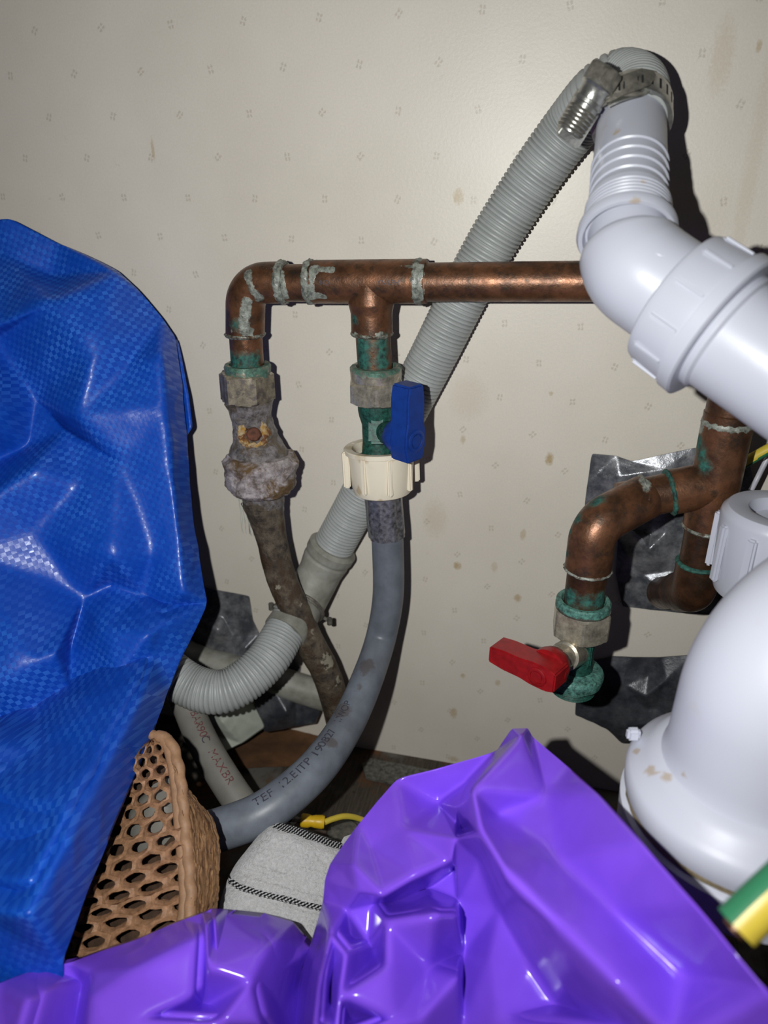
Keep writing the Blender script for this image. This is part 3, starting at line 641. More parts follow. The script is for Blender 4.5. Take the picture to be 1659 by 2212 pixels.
obj('screw_housing', join(lathe(S0, SX, [(0, .0030), (.0003, .0040), ((S1-S0).length*.62, .0043), ((S1-S0).length*.64, .0050), ((S1-S0).length*.72, .0050), ((S1-S0).length*.74, .0043), ((S1-S0).length*.95, .0046), ((S1-S0).length, .0052), ((S1-S0).length+.0008, .0050)], 40),
    box(S0.lerp(S1, .45)+FW*.003, SX, AX.cross(SX).normalized(), AX, (S1-S0).length*.8, .009, .007)), 'steel', cl)
thr = [lathe(S0+SX*(.0008+i*.0012), SX, [(0, .0043), (.0004, .0047), (.0008, .0043)], 32) for i in range(6)]
obj('screw_thread', join(*thr), 'steel_dull', cl)
hd = hexnut(S1+SX*.0004, SX, .0055, .0060, .4, .001)
sh = obj('screw_head', hd, 'steel_dull', cl, angle=25)
obj('screw_slot', box(S1+SX*.0059, SX, SX.cross(FW).normalized(), SX.cross(SX.cross(FW)).normalized(), .0006, .0013, .0095, .0001), 'dark', sh)
def strip(pts, wid, th, nrm):
    path = spline(pts, .001); v, f = [], []
    for i, p in enumerate(path):
        t = (path[min(i+1, len(path)-1)]-path[max(0, i-1)]).normalized(); b = t.cross(nrm).normalized(); n_ = b.cross(t)
        ww = wid*(1 if i < len(path)-4 else (len(path)-i)/5*.9+.1)
        for a, c in ((-.5, 0), (.5, 0), (.5, 1), (-.5, 1)): v.append(p+b*ww*a+n_*th*c)
    for i in range(len(path)-1):
        for k in range(4): f.append((i*4+k, i*4+(k+1) % 4, i*4+4+(k+1) % 4, i*4+4+k))
    f += [(3, 2, 1, 0), tuple(len(v)-4+q for q in range(4))]
    return v, f
obj('band_tail', strip([P(1296, 212, .2305), P(1335, 190, .2275), P(1375, 175, .227), P(1412, 160, .229)], .0058, .0006, -FW), 'steel_dull', cl, label='loose serrated band tail')
obj('band_tail', strip([P(1312, 228, .2290), P(1350, 212, .2275), P(1402, 200, .2295)], .0030, .0006, (-FW+UP*.8).normalized()), 'steel', cl)
obj('tail_slots', join(*[box(P(1338+i*10, 187-i*3.4, .2266), (-FW), (RT*.95-UP*.1).normalized(), (UP), .0003, .0006, .0024, .0001) for i in range(6)]), 'dark', cl)

# ------------------------------------------------------------------ hot copper branch
hot = thing('copper_pipework', 'short copper branch with tee and elbow, feeding the red-levered valve', 'pipe', hb)
HT = P(1545, 1045, .276); HTz = V((0, 0, 1)); HB = HT-V((0, 0, .0405))
top_c = HT+V((0, 0, .062)); HCa = {'green': near([(P(1512, 955, .27), 1), (P(1507, 985, .268), 1.1), (P(1520, 1010, .268), .9), (P(1285, 1075, .27), 1.2), (P(1240, 1115, .272), .9), (P(1232, 1150, .275), .6), (P(1500, 1185, .268), .8), (P(1225, 1195, .277), .5)]+[(hb+V((d, -.005, .002)), 1.3) for d in (-.006, 0, .006)], .0070),
   'solder': near([(P(1550, 915, .268), 1), (P(1520, 925, .268), 1), (P(1590, 925, .268), 1), (P(1560, 930, .266), .8), (P(1392, 1060, .273), .9), (P(1398, 1090, .273), .9), (P(1390, 1040, .275), .8), (P(1485, 1135, .268), .4), (P(1520, 1130, .266), .6), (P(1550, 1140, .268), .5), (P(1540, 918, .268), 1), (P(1535, 935, .267), .9), (P(1580, 935, .267), .9), (P(1395, 1075, .273), 1), (P(1393, 1050, .274), 1)], .0052)}
obj('pipe', tube(bendpath(HT+V((.09, 0, .064)), HT+V((0, 0, .064)), HT+V((0, 0, .010)), .012), .0075, 48), 'copper_dark', hot, attrs=HCa)
obj('coupling', lathe(HT+V((0, 0, .0205)), VZ, [(0, .0076), (.0002, .0086), (.0068, .0086), (.0072, .0082), (.0126, .0081), (.0130, .0076)], 56), 'copper_dark', hot, attrs=HCa)
EC = P(1268, 1098, .283)
br = (EC-HT).normalized()
obj('tee_fitting', join(tube([HT+V((0, 0, z/1000)) for z in range(23, -18, -1)], .0088, 56), tube([HT.lerp(HT+br*.0165, i/16) for i in range(17)], .0086, 56)), 'copper', hot, attrs=HCa)
obj('pipe', tube([HT+br*.008+(EC-br*.012-HT-br*.008)*(i/30) for i in range(31)], .0075, 48), 'copper', hot, attrs=HCa)
ED = V((EC.x, EC.y, 0))
edn = hb+V((0, 0, .012)); EC2 = V((edn.x, edn.y, EC.z-.001))
obj('elbow_fitting', tube(bendpath(EC-br*.0215, EC2, V((hb.x, hb.y, hb.z+.0125)), .0098), .0086, 56), 'copper', hot, attrs=HCa)
obj('pipe', tube([V((hb.x, hb.y, hb.z+.016-.022*i/20)) for i in range(21)], .0075, 48), 'copper_dark', hot, attrs=HCa)
BE = bendpath(HT-V((0, 0, .010)), HT-V((0, 0, .046)), HT-V((0, 0, .046))+V((-.003, .046, -.028)), .0105)
obj('pipe', tube(BE, .0076, 48), 'copper_dark', hot, attrs=HCa)
obj('elbow_fitting', tube(bendpath(HT-V((0, 0, .0335)), HT-V((0, 0, .046)), HT-V((0, 0, .046))+V((-.0013, .0196, -.0119)), .0105), .0086, 48), 'copper_dark', hot, attrs=HCa)
for j, (c, ax, r, so, gr) in enumerate(((HT+V((0, 0, .0235)), VZ, .0086, .65, 0), (HT+V((0, 0, .0340)), VZ, .0080, .55, 0), (HT+br*.0165, br, .0087, .45, .75), (EC-br*.0215, br, .0087, .6, 0), (V((hb.x, hb.y, hb.z+.0125)), VZ, .0087, .6, .2), (HT-V((0, 0, .0180)), VZ, .0088, .58, .3), (HT-V((0, 0, .0335)), VZ, .0087, .1, .9))):
    obj('solder_ring', ringat(c, ax, r, .0009 if j else .0022, .0004, j*5), 'copper', hot, attrs={'solder': (lambda s: lambda v: s)(so), 'green': (lambda s: lambda v: s)(gr)})

# ------------------------------------------------------------------ white trap
TC = P(1622, 1668, .212); trap = thing('bottle_trap', 'large smooth white trap bend with a wide collar, at the right edge', 'trap', TC-V((0, 0, .036)))
TB = TC+V((0, 0, .0)); TT = TC+V((0.0015, 0, .0475))
obj('trap_bend', tube(bendpath(TB-V((0, 0, .004)), TT, TT+(RT*.9+FH*.35)*.09, .0245, .0015), lambda s: .0240+.004*max(0, 1-s/.012)**2, 96), 'white_trap', trap, attrs={'stain': near([(TC+V((-.02, -.012, .006)), .8)], .004)})
col = lathe(TC-V((0, 0, .004)), VZ, [(-.0085, .0300), (-.0085, .0326), (-.0060, .0335), (-.0015, .0336), (.0004, .0326), (.0016, .0310), (.0042, .0285), (.0066, .0262), (.0072, .0235)], 96)
cN = obj('collar', col, 'white_trap', trap, attrs={'stain': near([(TC+V((-.028, -.006, .0)), 1.0), (TC+V((-.024, -.010, .002)), .9), (TC+V((-.031, .004, -.002)), .8), (TC+V((-.016, -.022, 0)), .5)], .005)}, label='wide white collar with yellowed stains')
obj('seal', lumpy(lathe(TC-V((0, 0, .0145)), VZ, [(0, .0315), (.0004, .0327), (.0022, .0327), (.0024, .0315)], 96), .0003, 400), 'gasket', trap, label='grubby tan seal')
obj('trap_body', lathe(TC-V((0, 0, .036)), VZ, [(0, .010), (.001, .024), (.004, .0275), (.008, .0300), (.009, .0335), (.0205, .0340), (.0215, .0325)], 96), 'white_trap', trap, attrs={'stain': lambda v: 0})
obj('lug', box(TC+V((-.0315, .010, -.001)), RT, FH, VZ, .004, .003, .004, .0008), 'white_trap', trap, attrs={'stain': lambda v: .3})
# ribbed nut behind
NC = P(1693, 1100, .250); rn = thing('ribbed_nut', 'white ribbed plastic nut between the copper tee and the trap bend', 'nut', NC-V((0, 0, .034)))
rb = obj('nut_shell', lathe(NC-V((0, 0, .032)), VZ, [(0, .0150), (.0002, .0168), (.004, .0180), (.0285, .0192), (.0300, .0188), (.0318, .0172), (.0322, .0130), (.0316, .0108), (.026, .0102)], 72), 'white', rn, attrs={'stain': near([(NC+V((-.010, -.004, 0)), 1), (NC+V((-.006, -.010, 0)), .8)], .004)})
for j in range(10):
    a = va+math.radians(-14+36*j); d = V((math.cos(a), math.sin(a), 0)); t2 = V((-d.y, d.x, 0))
    obj('grip_rib', box(NC-V((0, 0, .016))+d*.0194, d, t2, VZ, .0024, .0032, .0215, .0007), 'white', rb)
obj('inner_pipe', lathe(NC-V((0, 0, .030)), VZ, [(0, .0088), (.020, .0088), (.026, .0085)], 48), 'white_trap', rn)
# ------------------------------------------------------------------ wires
def twotone(path, r, root, side):
    T, N = frames(path); v1_, f1_, v2_, f2_ = [], [], [], []
    g = tube(path, r, 32, True, None, True)
    idx = [i for i, f in enumerate(g[1])]
    A, Bq = [], []
    for f in g[1]:
        c = sum((V(g[0][i]) for i in f), V())/len(f)
        j = min(range(0, len(path)), key=lambda q: (path[q]-c).length)
        sd = (side-T[j]*side.dot(T[j])).normalized()
        (A if (c-path[j]).dot(sd) > r*.68 and len(f) == 4 else Bq).append(f)
    for nm, fs, mm, lb in (('green_stripe', A, 'wire_green', 'green stripe'), ('yellow_sheath', Bq, 'wire_yellow', 'yellow insulation')):
        used = sorted({i for f in fs for i in f}); mp = {u: k for k, u in enumerate(used)}
        obj(nm, ([g[0][u] for u in used], [tuple(mp[i] for i in f) for f in fs]), mm, root, label=lb)
w1p = [P(1590, 2004, .135), P(1640, 1955, .135), P(1700, 1900, .134), P(1800, 1810, .13), P(1960, 1680, .125)]
w1 = thing('earth_wire', 'thick green and yellow earth wire crossing the lower right corner', 'wire', w1p[0]-V((0, 0, .004)))
twotone(spline(w1p, .002), .0040, w1, (-RT+UP).normalized())
obj('copper_core', lathe(w1p[0]-(w1p[1]-w1p[0]).normalized()*.0008, w1p[1]-w1p[0], [(0, .0022), (.002, .0024)], 16), 'copper', w1, label='copper strands at the cut end', attrs={'green': lambda v: 0, 'solder': lambda v: 0})
w2p = [P(1570, 1022, .292), P(1605, 1002, .290), P(1660, 970, .287), P(1760, 920, .28)]
w2 = thing('earth_wire', 'thin yellow and green wire emerging behind the copper tee', 'wire', w2p[0]-V((0, 0, .003)))
twotone(spline(w2p, .002), .0021, w2, (-UP-RT*.3).normalized())
tag(obj('white_cable', tube(spline([P(1622, 1060, .305), P(1635, 1035, .305), P(1655, 995, .302), P(1690, 930, .30)], .002), .0011, 12), 'wire_white'), 'thin white cable rising behind the white ribbed nut', 'cable')
# crimped wire by the towel
cr0 = P(650, 1772, .345); cr1 = P(701, 1776, .345)
w3 = thing('crimped_wire', 'yellow crimp terminal with green and yellow wire behind the towel', 'wire', cr0-V((0, 0, .004)))
cL = (cr1-cr0).length
obj('crimp_barrel', lathe(cr0, cr1-cr0, [(0, .0026), (.0006, .0031), (cL*.3, .0031), (cL*.45, .0025), (cL*.6, .0029), (cL*.9, .0031), (cL, .0027)], 28), 'crimp', w3, label='yellow crimp sleeve')
twotone(spline([cr1, P(722, 1768, .347), P(750, 1763, .35), P(785, 1772, .355), P(830, 1795, .36)], .0015), .0014, w3, -UP)
obj('ring_terminal', join(lathe(cr0-(cr1-cr0).normalized()*.006-V((0, 0, .0008)), VZ, [(0, .0045), (.0008, .0045), (.0008, .0022), (0, .0022)], 24), tube([cr0-(cr1-cr0).normalized()*.004, cr0], .0014, 12)), 'steel_dull', w3)
tag(obj('metal_disc', lathe(FL(742, 1815, 0), VZ, [(0, .009), (.003, .0095), (.006, .008), (.007, .004)], 40), 'steel_dull'), 'dull dark metal disc on the floor behind the towel', 'disc')

# ------------------------------------------------------------------ tapes, scraps on wall and floor
def wpatch(name, pts, inner, edges, m, label, cat, amp=.0004, thick=.0005, sub=4, sm=3, ns=120):
    ctrl = [W(x, y, d/1000) for x, y, d in pts]+[W(x, y, d/1000) for x, y, d in inner]
    g = drape(ctrl, edges, list(range(len(pts))), (0, thick, 0), sub, sm, amp, ns)
    return tag(obj(name, g[:2], m), label, cat)
wpatch('tape_patch', [(1278, 980, 1.2), (1330, 985, 1.5), (1365, 997, 2), (1420, 985, 2.5), (1500, 968, 2), (1610, 960, 1.5), (1640, 1100, 2), (1640, 1330, 1.5), (1560, 1330, 2), (1480, 1325, 3), (1410, 1318, 3), (1345, 1310, 2), (1330, 1240, 3), (1335, 1160, 2), (1262, 1110, 2)],
       [(1272, 1040, 2), (1340, 1030, 6), (1440, 1015, 5), (1400, 1080, 3), (1345, 1130, 6), (1400, 1190, 10), (1380, 1240, 4), (1440, 1150, 6), (1460, 1230, 4), (1425, 1270, 8), (1520, 1200, 6), (1405, 1155, 3), (1390, 1165, 9), (1500, 1290, 7)],
       [(16, 17), (19, 20), (20, 21), (21, 24)], 'tape', 'large silver and black duct tape patch behind the copper tee', 'tape')
wpatch('tape_patch', [(1325, 1418, 2), (1370, 1420, 1.5), (1430, 1420, 2), (1500, 1415, 3), (1540, 1500, 3), (1500, 1600, 3), (1345, 1607, 1.5), (1310, 1575, 2), (1280, 1560, 1.5), (1242, 1545, 1.5), (1246, 1480, 2), (1270, 1430, 3)],
       [(1350, 1480, 6), (1400, 1460, 3), (1440, 1470, 8), (1390, 1530, 5), (1365, 1570, 10), (1420, 1530, 4), (1395, 1505, 9), (1440, 1560, 6)], [(14, 18), (16, 17)], 'tape_dark', 'dark grey duct tape piece below the red-levered valve', 'tape')
wpatch('tape_patch', [(380, 1260, 2), (470, 1275, 1.5), (538, 1288, 1.5), (546, 1340, 2), (560, 1370, 2), (600, 1400, 2), (650, 1440, 3), (640, 1500, 3), (520, 1520, 3), (380, 1500, 3)],
       [(430, 1340, 6), (470, 1360, 12), (505, 1378, 5), (530, 1400, 9), (545, 1430, 4), (500, 1440, 12), (450, 1430, 5), (480, 1330, 3)], [(11, 12), (12, 13), (13, 15), (10, 16)], 'tape', 'silver duct tape patch at left beside the blue bag', 'tape')
def scrap(name, pts, m, label, cat, back=(0, .0015, -.0015), amp=.0006, inner=(), edges=()):
    ctrl = [P(*q) for q in pts]+[P(*q) for q in inner]
    g = drape(ctrl, edges, list(range(len(pts))), back, 4, 3, amp, 90)
    return tag(obj(name, g[:2], m), label, cat)
def wt(px, py, d=0): return (W(px, py, d)-CAM).dot(FW)
scrap('paper_scrap', [(395, 1520, .408), (450, 1510, .412), (540, 1500, .418), (570, 1570, .418), (520, 1605, .414), (465, 1632, .408), (430, 1640, .403), (395, 1600, .402)], 'paper', 'crumpled dirty white sheet beneath the corrugated hose bend', 'sheet', inner=((480, 1560, .402), (500, 1540, .406), (450, 1580, .412)), edges=((8, 9),))
scrap('tape_scrap', [(548, 1510, .416), (590, 1490, .418), (640, 1505, .420), (692, 1535, .422), (680, 1562, .424), (640, 1568, .426), (572, 1580, .425), (560, 1550, .42)], 'tape_dark', 'folded black tape flap under the grey stub pipe', 'tape', inner=((620, 1540, .414),))
cardp = [FL(470, 1660, .004), FL(520, 1600, .006), FL(570, 1578, .005), FL(640, 1572, .005), FL(720, 1592, .003), FL(700, 1640, .003), FL(640, 1650, .005), FL(560, 1652, .006)]
g = drape(cardp, [], list(range(8)), (0, 0, -.002), 4, 2, .0006, 120); tag(obj('card_scrap', g[:2], 'card'), 'torn brown cardboard piece at the foot of the wall', 'cardboard')
M['strip_pale'] = plain('strip_pale', (112, 110, 102), .7, 0, .4, 500, .5)
sp_ = [FL(782, 1650, .002), FL(800, 1638, .002), FL(980, 1672, .002), FL(1000, 1720, .002), FL(900, 1700, .002), FL(790, 1680, .002)]
g = drape(sp_, [], list(range(6)), (0, 0, -.0015), 3, 0, .0002, 200); tag(obj('foil_strip', g[:2], 'strip_pale'), 'scratched pale strip lying along the foot of the wall', 'strip')

# ------------------------------------------------------------------ blue woven bag
def stand(px, py, t, dz=None):                                     # foot of a bag point on the floor
    p = P(px, py, t); return V((p.x, p.y, .001))
bl = [(-640, 700, .335), (-400, 560, .345), (-160, 500, .350), (-60, 480, .345), (22, 472, .343), (130, 528, .346), (255, 585, .345), (310, 640, .345), (352, 690, .348), (378, 728, .350), (388, 800, .350), (396, 880, .350), (402, 960, .350), (412, 1090, .349), (428, 1200, .344), (447, 1303, .338),
      (402, 1400, .330), (368, 1480, .322), (330, 1575, .310), (296, 1660, .298), (240, 1800, .276), (190, 1920, .258), (130, 2090, .238)]
nb_ = len(bl)
bz = lambda q: P(q[0], q[1], q[2]*(1-.09*min(1, max(0, (q[1]-1450)/350))))
ctrl = [bz(q) for q in bl]+[stand(100, 2160, .212), stand(-700, 2160, .215)]
inner = [(-160, 740, .330), (0, 702, .332), (110, 657, .330), (250, 590, .340),                # 0-3 bright ridge
         (20, 560, .345), (120, 600, .346),                                                  # 4,5 upper facet (leans back)
         (200, 760, .329), (165, 900, .330),                                                 # 6,7 ridge down
         (-10, 735, .340), (75, 860, .341), (145, 925, .343),                                # 8-10 valley
         (-40, 900, .322), (-20, 1000, .336), (60, 965, .338),                               # 11-13
         (-20, 1070, .320), (70, 1015, .324), (140, 935, .338),                              # 14-16 ridge
         (345, 765, .337), (355, 880, .335), (370, 1020, .334), (388, 1160, .331), (398, 1280, .328),   # 17-21 right roll
         (270, 800, .336), (260, 1000, .334), (170, 1050, .331), (80, 1150, .328), (-60, 1200, .318), (240, 1200, .322), (330, 1180, .331),  # 22-28
         (180, 1290, .330), (240, 1262, .333), (310, 1285, .333), (360, 1308, .331),            # 29-32 valley arc
         (150, 1400, .322), (230, 1360, .318), (320, 1370, .316), (355, 1345, .321),            # 33-36
         (-60, 1590, .306), (60, 1545, .311), (150, 1490, .314), (250, 1455, .313), (330, 1420, .319),  # 37-41 valley
         (-60, 1500, .300), (60, 1430, .303), (120, 1410, .308),                                # 42-44
         (300, 1510, .300), (230, 1650, .280), (150, 1800, .256), (60, 1980, .232),             # 45-48 ridge
         (100, 1650, .288), (-40, 1750, .272), (20, 1850, .258), (-120, 1950, .240), (-60, 1650, .283), (160, 1560, .297), (-160, 1300, .312), (-160, 1100, .315), (-380, 900, .33), (-450, 1250, .312), (-330, 1500, .30), (-420, 1750, .275), (-300, 700, .34), (-260, 1700, .27), (-300, 1150, .325)]
allb = bl+inner
def exagb(q):
    nb = [(p, 1/((p[0]-q[0])**2+(p[1]-q[1])**2+400)) for p in allb if 0 < (p[0]-q[0])**2+(p[1]-q[1])**2 < 200**2]
    return q if not nb else (q[0], q[1], q[2]+.6*(q[2]-sum(p[2]*k for p, k in nb)/sum(k for _, k in nb)))
ctrl += [bz(exagb(q)) for q in inner]
o = nb_+2
E_ = lambda *l: [(l[i]+o, l[i+1]+o) for i in range(len(l)-1)]
edges = E_(0, 1, 2, 3)+E_(3, 6, 7, 10)+E_(8, 9, 10)+E_(12, 13, 16)+E_(14, 15, 16)+E_(17, 18, 19, 20, 21)+E_(29, 30, 31, 32)+E_(37, 38, 39, 40, 41)+E_(45, 46, 47, 48)+E_(42, 43, 44)
ua = (RT*.93+UP*.36).normalized(); ub = (UP*.93-RT*.36).normalized()
g = drape(ctrl, edges, list(range(nb_+2)), (-.004, .006, 0), 4, 7, .0008, 60, (ua, ub), 2, .02)
blue = thing('woven_bag', 'crumpled shiny blue woven plastic bag filling the left side', 'bag', V((-.2, -.15, 0)))
obj('bag_sheet', g[:2], 'blue_weave', blue, uv=g[2], angle=80)
fl = [(362, 740, .356), (380, 735, .355), (392, 790, .354), (403, 850, .353), (412, 925, .352), (396, 950, .355), (380, 900, .358)]
g = drape([P(*q) for q in fl], [], list(range(7)), (0, .002, 0), 3, 2, .0003, 100, (ua, ub))
obj('side_fold', g[:2], 'blue_weave', blue, uv=g[2], angle=80)

# ------------------------------------------------------------------ purple bag
pb = [(-520, 2330, .19), (-140, 2180, .205), (0, 2125, .215), (75, 2095, .219), (150, 2080, .222), (300, 2030, .228), (395, 1990, .231), (440, 1974, .232), (475, 1976, .233), (560, 1985, .236), (620, 2002, .240), (645, 2030, .243), (668, 2052, .245),
      (682, 2010, .238), (700, 1950, .236), (703, 1900, .236), (714, 1866, .238), (775, 1780, .245), (856, 1683, .252), (960, 1656, .250), (1075, 1622, .246), (1106, 1574, .240), (1140, 1573, .240), (1150, 1592, .241),
      (1230, 1660, .222), (1300, 1722, .194), (1400, 1832, .166), (1500, 1950, .148), (1590, 2060, .140), (1659, 2138, .136), (1760, 2250, .136)]
npb = len(pb)
low = [stand(1760, 2350, .136), stand(1300, 2350, .155), stand(900, 2400, .17), stand(500, 2400, .182), stand(-560, 2400, .185)]
ctrl = [P(*q) for q in pb]+low
inner = [(1125, 1592, .233), (1020, 1702, .217), (1040, 1800, .206), (1100, 1900, .194), (1210, 2010, .180), (1330, 2130, .166), (1450, 2260, .154),     # 0-6 big ridge
         (1075, 1760, .217), (1200, 1850, .199), (1320, 1960, .178), (1480, 2110, .158),                                                              # 7-10 facet right of it
         (1010, 1690, .240), (945, 1735, .244), (1000, 1792, .238),                                                                                   # 11-13 valley wedge
         (985, 1745, .228), (985, 1810, .222),                                                                                                      # 14,15 edge of left facet
         (985, 1870, .226), (990, 1950, .228), (1000, 2060, .222), (1000, 2212, .208),                                                                  # 16-19 vertical valley
         (1038, 1860, .224), (1080, 1960, .219), (1140, 2070, .208), (1215, 2180, .198),                                                                # 20-23 dark valley beside ridge
         (765, 1870, .226), (775, 1925, .222), (840, 1952, .232), (915, 1920, .233), (983, 1872, .236),                                                 # 24-28 fold
         (830, 1935, .218), (900, 1895, .220), (975, 1862, .222),                                                                                    # 29-31 lip above fold
         (735, 1880, .231), (748, 1965, .226), (760, 2035, .229), (805, 1950, .226),                                                                  # 32-35
         (835, 1990, .216), (835, 2090, .209), (850, 2200, .200),                                                                                    # 36-38 ridge
         (940, 1975, .211), (925, 2090, .213), (985, 1975, .214), (990, 2110, .208), (900, 2212, .200),                                                 # 39-43
         (800, 2040, .222), (812, 2070, .224), (765, 2212, .212),                                                                                    # 44-46
         (715, 2020, .218), (690, 2120, .205), (680, 2230, .196), (748, 2060, .213), (735, 2150, .204), (725, 2250, .198),                              # 47-52 shiny rolls
         (720, 2080, .217), (708, 2160, .211),                                                                                                      # 53,54 between
         (648, 2110, .240), (640, 2212, .228), (628, 2300, .22),                                                                                     # 55-57 deep valley
         (620, 2090, .229), (600, 2200, .220), (575, 2050, .222), (540, 2120, .212), (560, 2212, .208),                                                  # 58-62
         (436, 2000, .225), (437, 2090, .219), (437, 2180, .214), (445, 1998, .219), (450, 2090, .211), (470, 2212, .203), (425, 2030, .217), (418, 2150, .208),         # 63-70 vertical crease
         (300, 2090, .212), (200, 2100, .214), (178, 2130, .218), (160, 2230, .212), (195, 2160, .207), (185, 2250, .202), (60, 2160, .206), (310, 2200, .203), (-100, 2300, .195), (20, 2300, .195),
         (1060, 2060, .213), (1080, 2212, .202), (1180, 1720, .219), (870, 1790, .234), (800, 1830, .234)]
allp = pb+inner
def exag(q):
    nb = [(p, 1/((p[0]-q[0])**2+(p[1]-q[1])**2+400)) for p in allp if 0 < (p[0]-q[0])**2+(p[1]-q[1])**2 < 170**2]
    return q if not nb else (q[0], q[1], q[2]+.75*(q[2]-sum(p[2]*k for p, k in nb)/sum(k for _, k in nb)))
ctrl += [P(*exag(q)) for q in inner]; o = npb+5
edges = E_(0, 1, 2, 3, 4, 5, 6)+E_(12, 13)+E_(16, 17, 18, 19)+E_(20, 21, 22, 23)+E_(24, 25)+E_(26, 27, 28)+E_(29, 30, 31)+E_(36, 37, 38)+E_(47, 48, 49)+E_(50, 51, 52)+E_(53, 54)+E_(55, 56, 57)+E_(63, 64, 65)+E_(66, 67)+E_(69, 70)+E_(14, 15)+E_(33, 34)
g = drape(ctrl, edges, list(range(npb+5)), (0, .004, -.003), 4, 7, .0005, 40, None, 5, .01)
tag(obj('carrier_bag', g[:2], 'purple', angle=80), 'glossy crumpled purple plastic bag across the bottom foreground', 'bag')

# ------------------------------------------------------------------ tan mesh bag
mb = thing('mesh_bag', 'tan open-weave honeycomb mesh bag with a corded rim, between the blue bag and towel', 'bag', V((P(330, 1850, .27).x, P(330, 1850, .27).y, 0)))
def lerp(a, b, t): return a+(b-a)*t
rimk = [(340, 1588, .300), (368, 1604, .297), (384, 1650, .292), (394, 1720, .286), (401, 1800, .279), (409, 1880, .272), (412, 1950, .266), (400, 2030, .259), (380, 2110, .25)]
rp = spline([P(q[0], q[1], q[2]*.93) for q in rimk], .001)
lek = [(330, 1592, .302), (300, 1620, .304), (270, 1680, .302), (235, 1760, .295), (195, 1850, .286), (150, 1960, .275), (110, 2060, .266), (80, 2130, .262), (60, 2200, .256)]
lp = spline([P(q[0], q[1], q[2]*.93) for q in lek], .001)
def patch(u, v):
    a = lp[min(len(lp)-1, int(v*(len(lp)-1)))]; b = rp[min(len(rp)-1, int(v*(len(rp)-1)))]
    p = a.lerp(b, u); return p+(-FW)*(.0045*math.sin(v*13+u*1.5)*min(1, v*4)*(1-u*.55)+.003*math.sin(u*math.pi))
cells = []; HV, HF = [], []
nr, nc = 23, 8
def addcell(cu, cv, su, sv, th=.0016):
    k = len(HV); N6 = 12; rings = []
    outer, innr = [], []
    for i in range(6):
        a0 = math.pi/6+i*math.pi/3; a1 = a0+math.pi/3
        c0_ = (math.cos(a0), math.sin(a0)); c1_ = (math.cos(a1), math.sin(a1))
        outer += [c0_, ((c0_[0]+c1_[0])/2, (c0_[1]+c1_[1])/2)]
        am = (a0+a1)/2; innr += [(math.cos(a0)*.62, math.sin(a0)*.62), (math.cos(am)*.60, math.sin(am)*.60)]
    def pt(q, s, z):
        u = cu+q[0]*su*s; v = cv+q[1]*sv*s; u = max(0, min(1, u)); v = max(0, min(1, v)); return patch(u, v)+FW*z
    for (lst, s, z) in ((outer, 1, .0), (innr, 1.13, -.0007), (innr, 1.0, .0002), (innr, 1.0, th), (outer, 1, th)):
        HV.extend(pt(q, s, z) for q in lst)
    for r in range(4):
        for i in range(12):
            j = (i+1) % 12; HF.append((k+r*12+i, k+r*12+j, k+r*12+12+j, k+r*12+12+i))
su_, sv_ = .150, .0375
for r in range(27):
    cv = .03+r*sv_*1.5
    if cv > .99: break
    for c_ in range(5):
        cu = .04+c_*su_*1.732+(su_*.866 if r % 2 else 0)
        if cu > .97: continue
        addcell(cu, cv, su_, sv_)
obj('mesh_panel', (HV, HF), 'tan', mb, kind='stuff', label='honeycomb mesh panel', angle=60)
obj('rim_cord', tube(rp, .0021, 20, True, lambda s, a: .12*math.sin(s*900+a)), 'tan_rim', mb, label='thick corded rim')
obj('rim_binding', tube([p-RT*.0022+FW*.0006 for p in rp], .0019, 14), 'tan_rim', mb)
# side gusset with lengthwise folds
sil = spline([P(q[0], q[1], q[2]*.93) for q in [(400, 1670, .300), (436, 1708, .300), (466, 1745, .298), (482, 1790, .294), (486, 1850, .288), (482, 1920, .281), (472, 1990, .275), (460, 2060, .268), (450, 2110, .262)]], .001)
GV, GF, GU = [], [], []; NS, NU = 160, 44
for i in range(NS+1):
    v = i/NS; a = rp[min(len(rp)-1, int((.12+v*.88)*(len(rp)-1)))]; b = sil[min(len(sil)-1, int(v*(len(sil)-1)))]
    for j in range(NU+1):
        u = j/NU; p = a.lerp(b, u)-FW*(.007*math.sin(u*math.pi*.6)); 
        fold = abs(math.sin(u*22+.9*math.sin(v*9)+.6*math.sin(v*23+u*5)))**.7+.4*noise.noise(V((u*9, v*22, 1)))
        GV.append(p-FW*(.0022*fold)+RT*(.0006*noise.noise(V((v*30, u*6, 4)))) if j else a); GU.append((v, u))
for i in range(NS):
    for j in range(NU):
        k = i*(NU+1)+j; GF.append((k, k+1, k+NU+2, k+NU+1))
obj('side_gusset', (GV, GF), 'tan_side', mb, uv=[(a*.11, b*.03) for a, b in GU], label='gathered side of the bag with lengthwise folds', angle=80)
# back of bag and lower body, so it stands on the floor
bk = [p+FW*.035+V((0, .01, 0)) for p in (lp[0], rp[int(len(rp)*.15)], sil[len(sil)//2], sil[-1])]
bodyp = [lp[0]+FW*.018-RT*.008-UP*.008, rp[int(len(rp)*.1)]+FW*.018-RT*.016-UP*.004, rp[len(rp)//2]+FW*.018-RT*.008, rp[-1]+FW*.014, V((sil[-1].x, sil[-1].y+.01, .001)), V((lp[-1].x, lp[-1].y+.02, .001)), lp[-1]+FW*.02, lp[len(lp)//2]+FW*.022]
g = drape(bodyp, [], list(range(8)), (0, .006, 0), 4, 3, .0012, 90); M['tan_shade'] = plain('tan_back_shaded', (78, 56, 40), .7, 0, .3, 300, .5)  # tan darkened in its colour to give the shade inside the bag
obj('back_panel', g[:2], 'tan_shade', mb, label='inner back of the bag, coloured dark for the shade inside')
gi = P(315, 1790, .284)
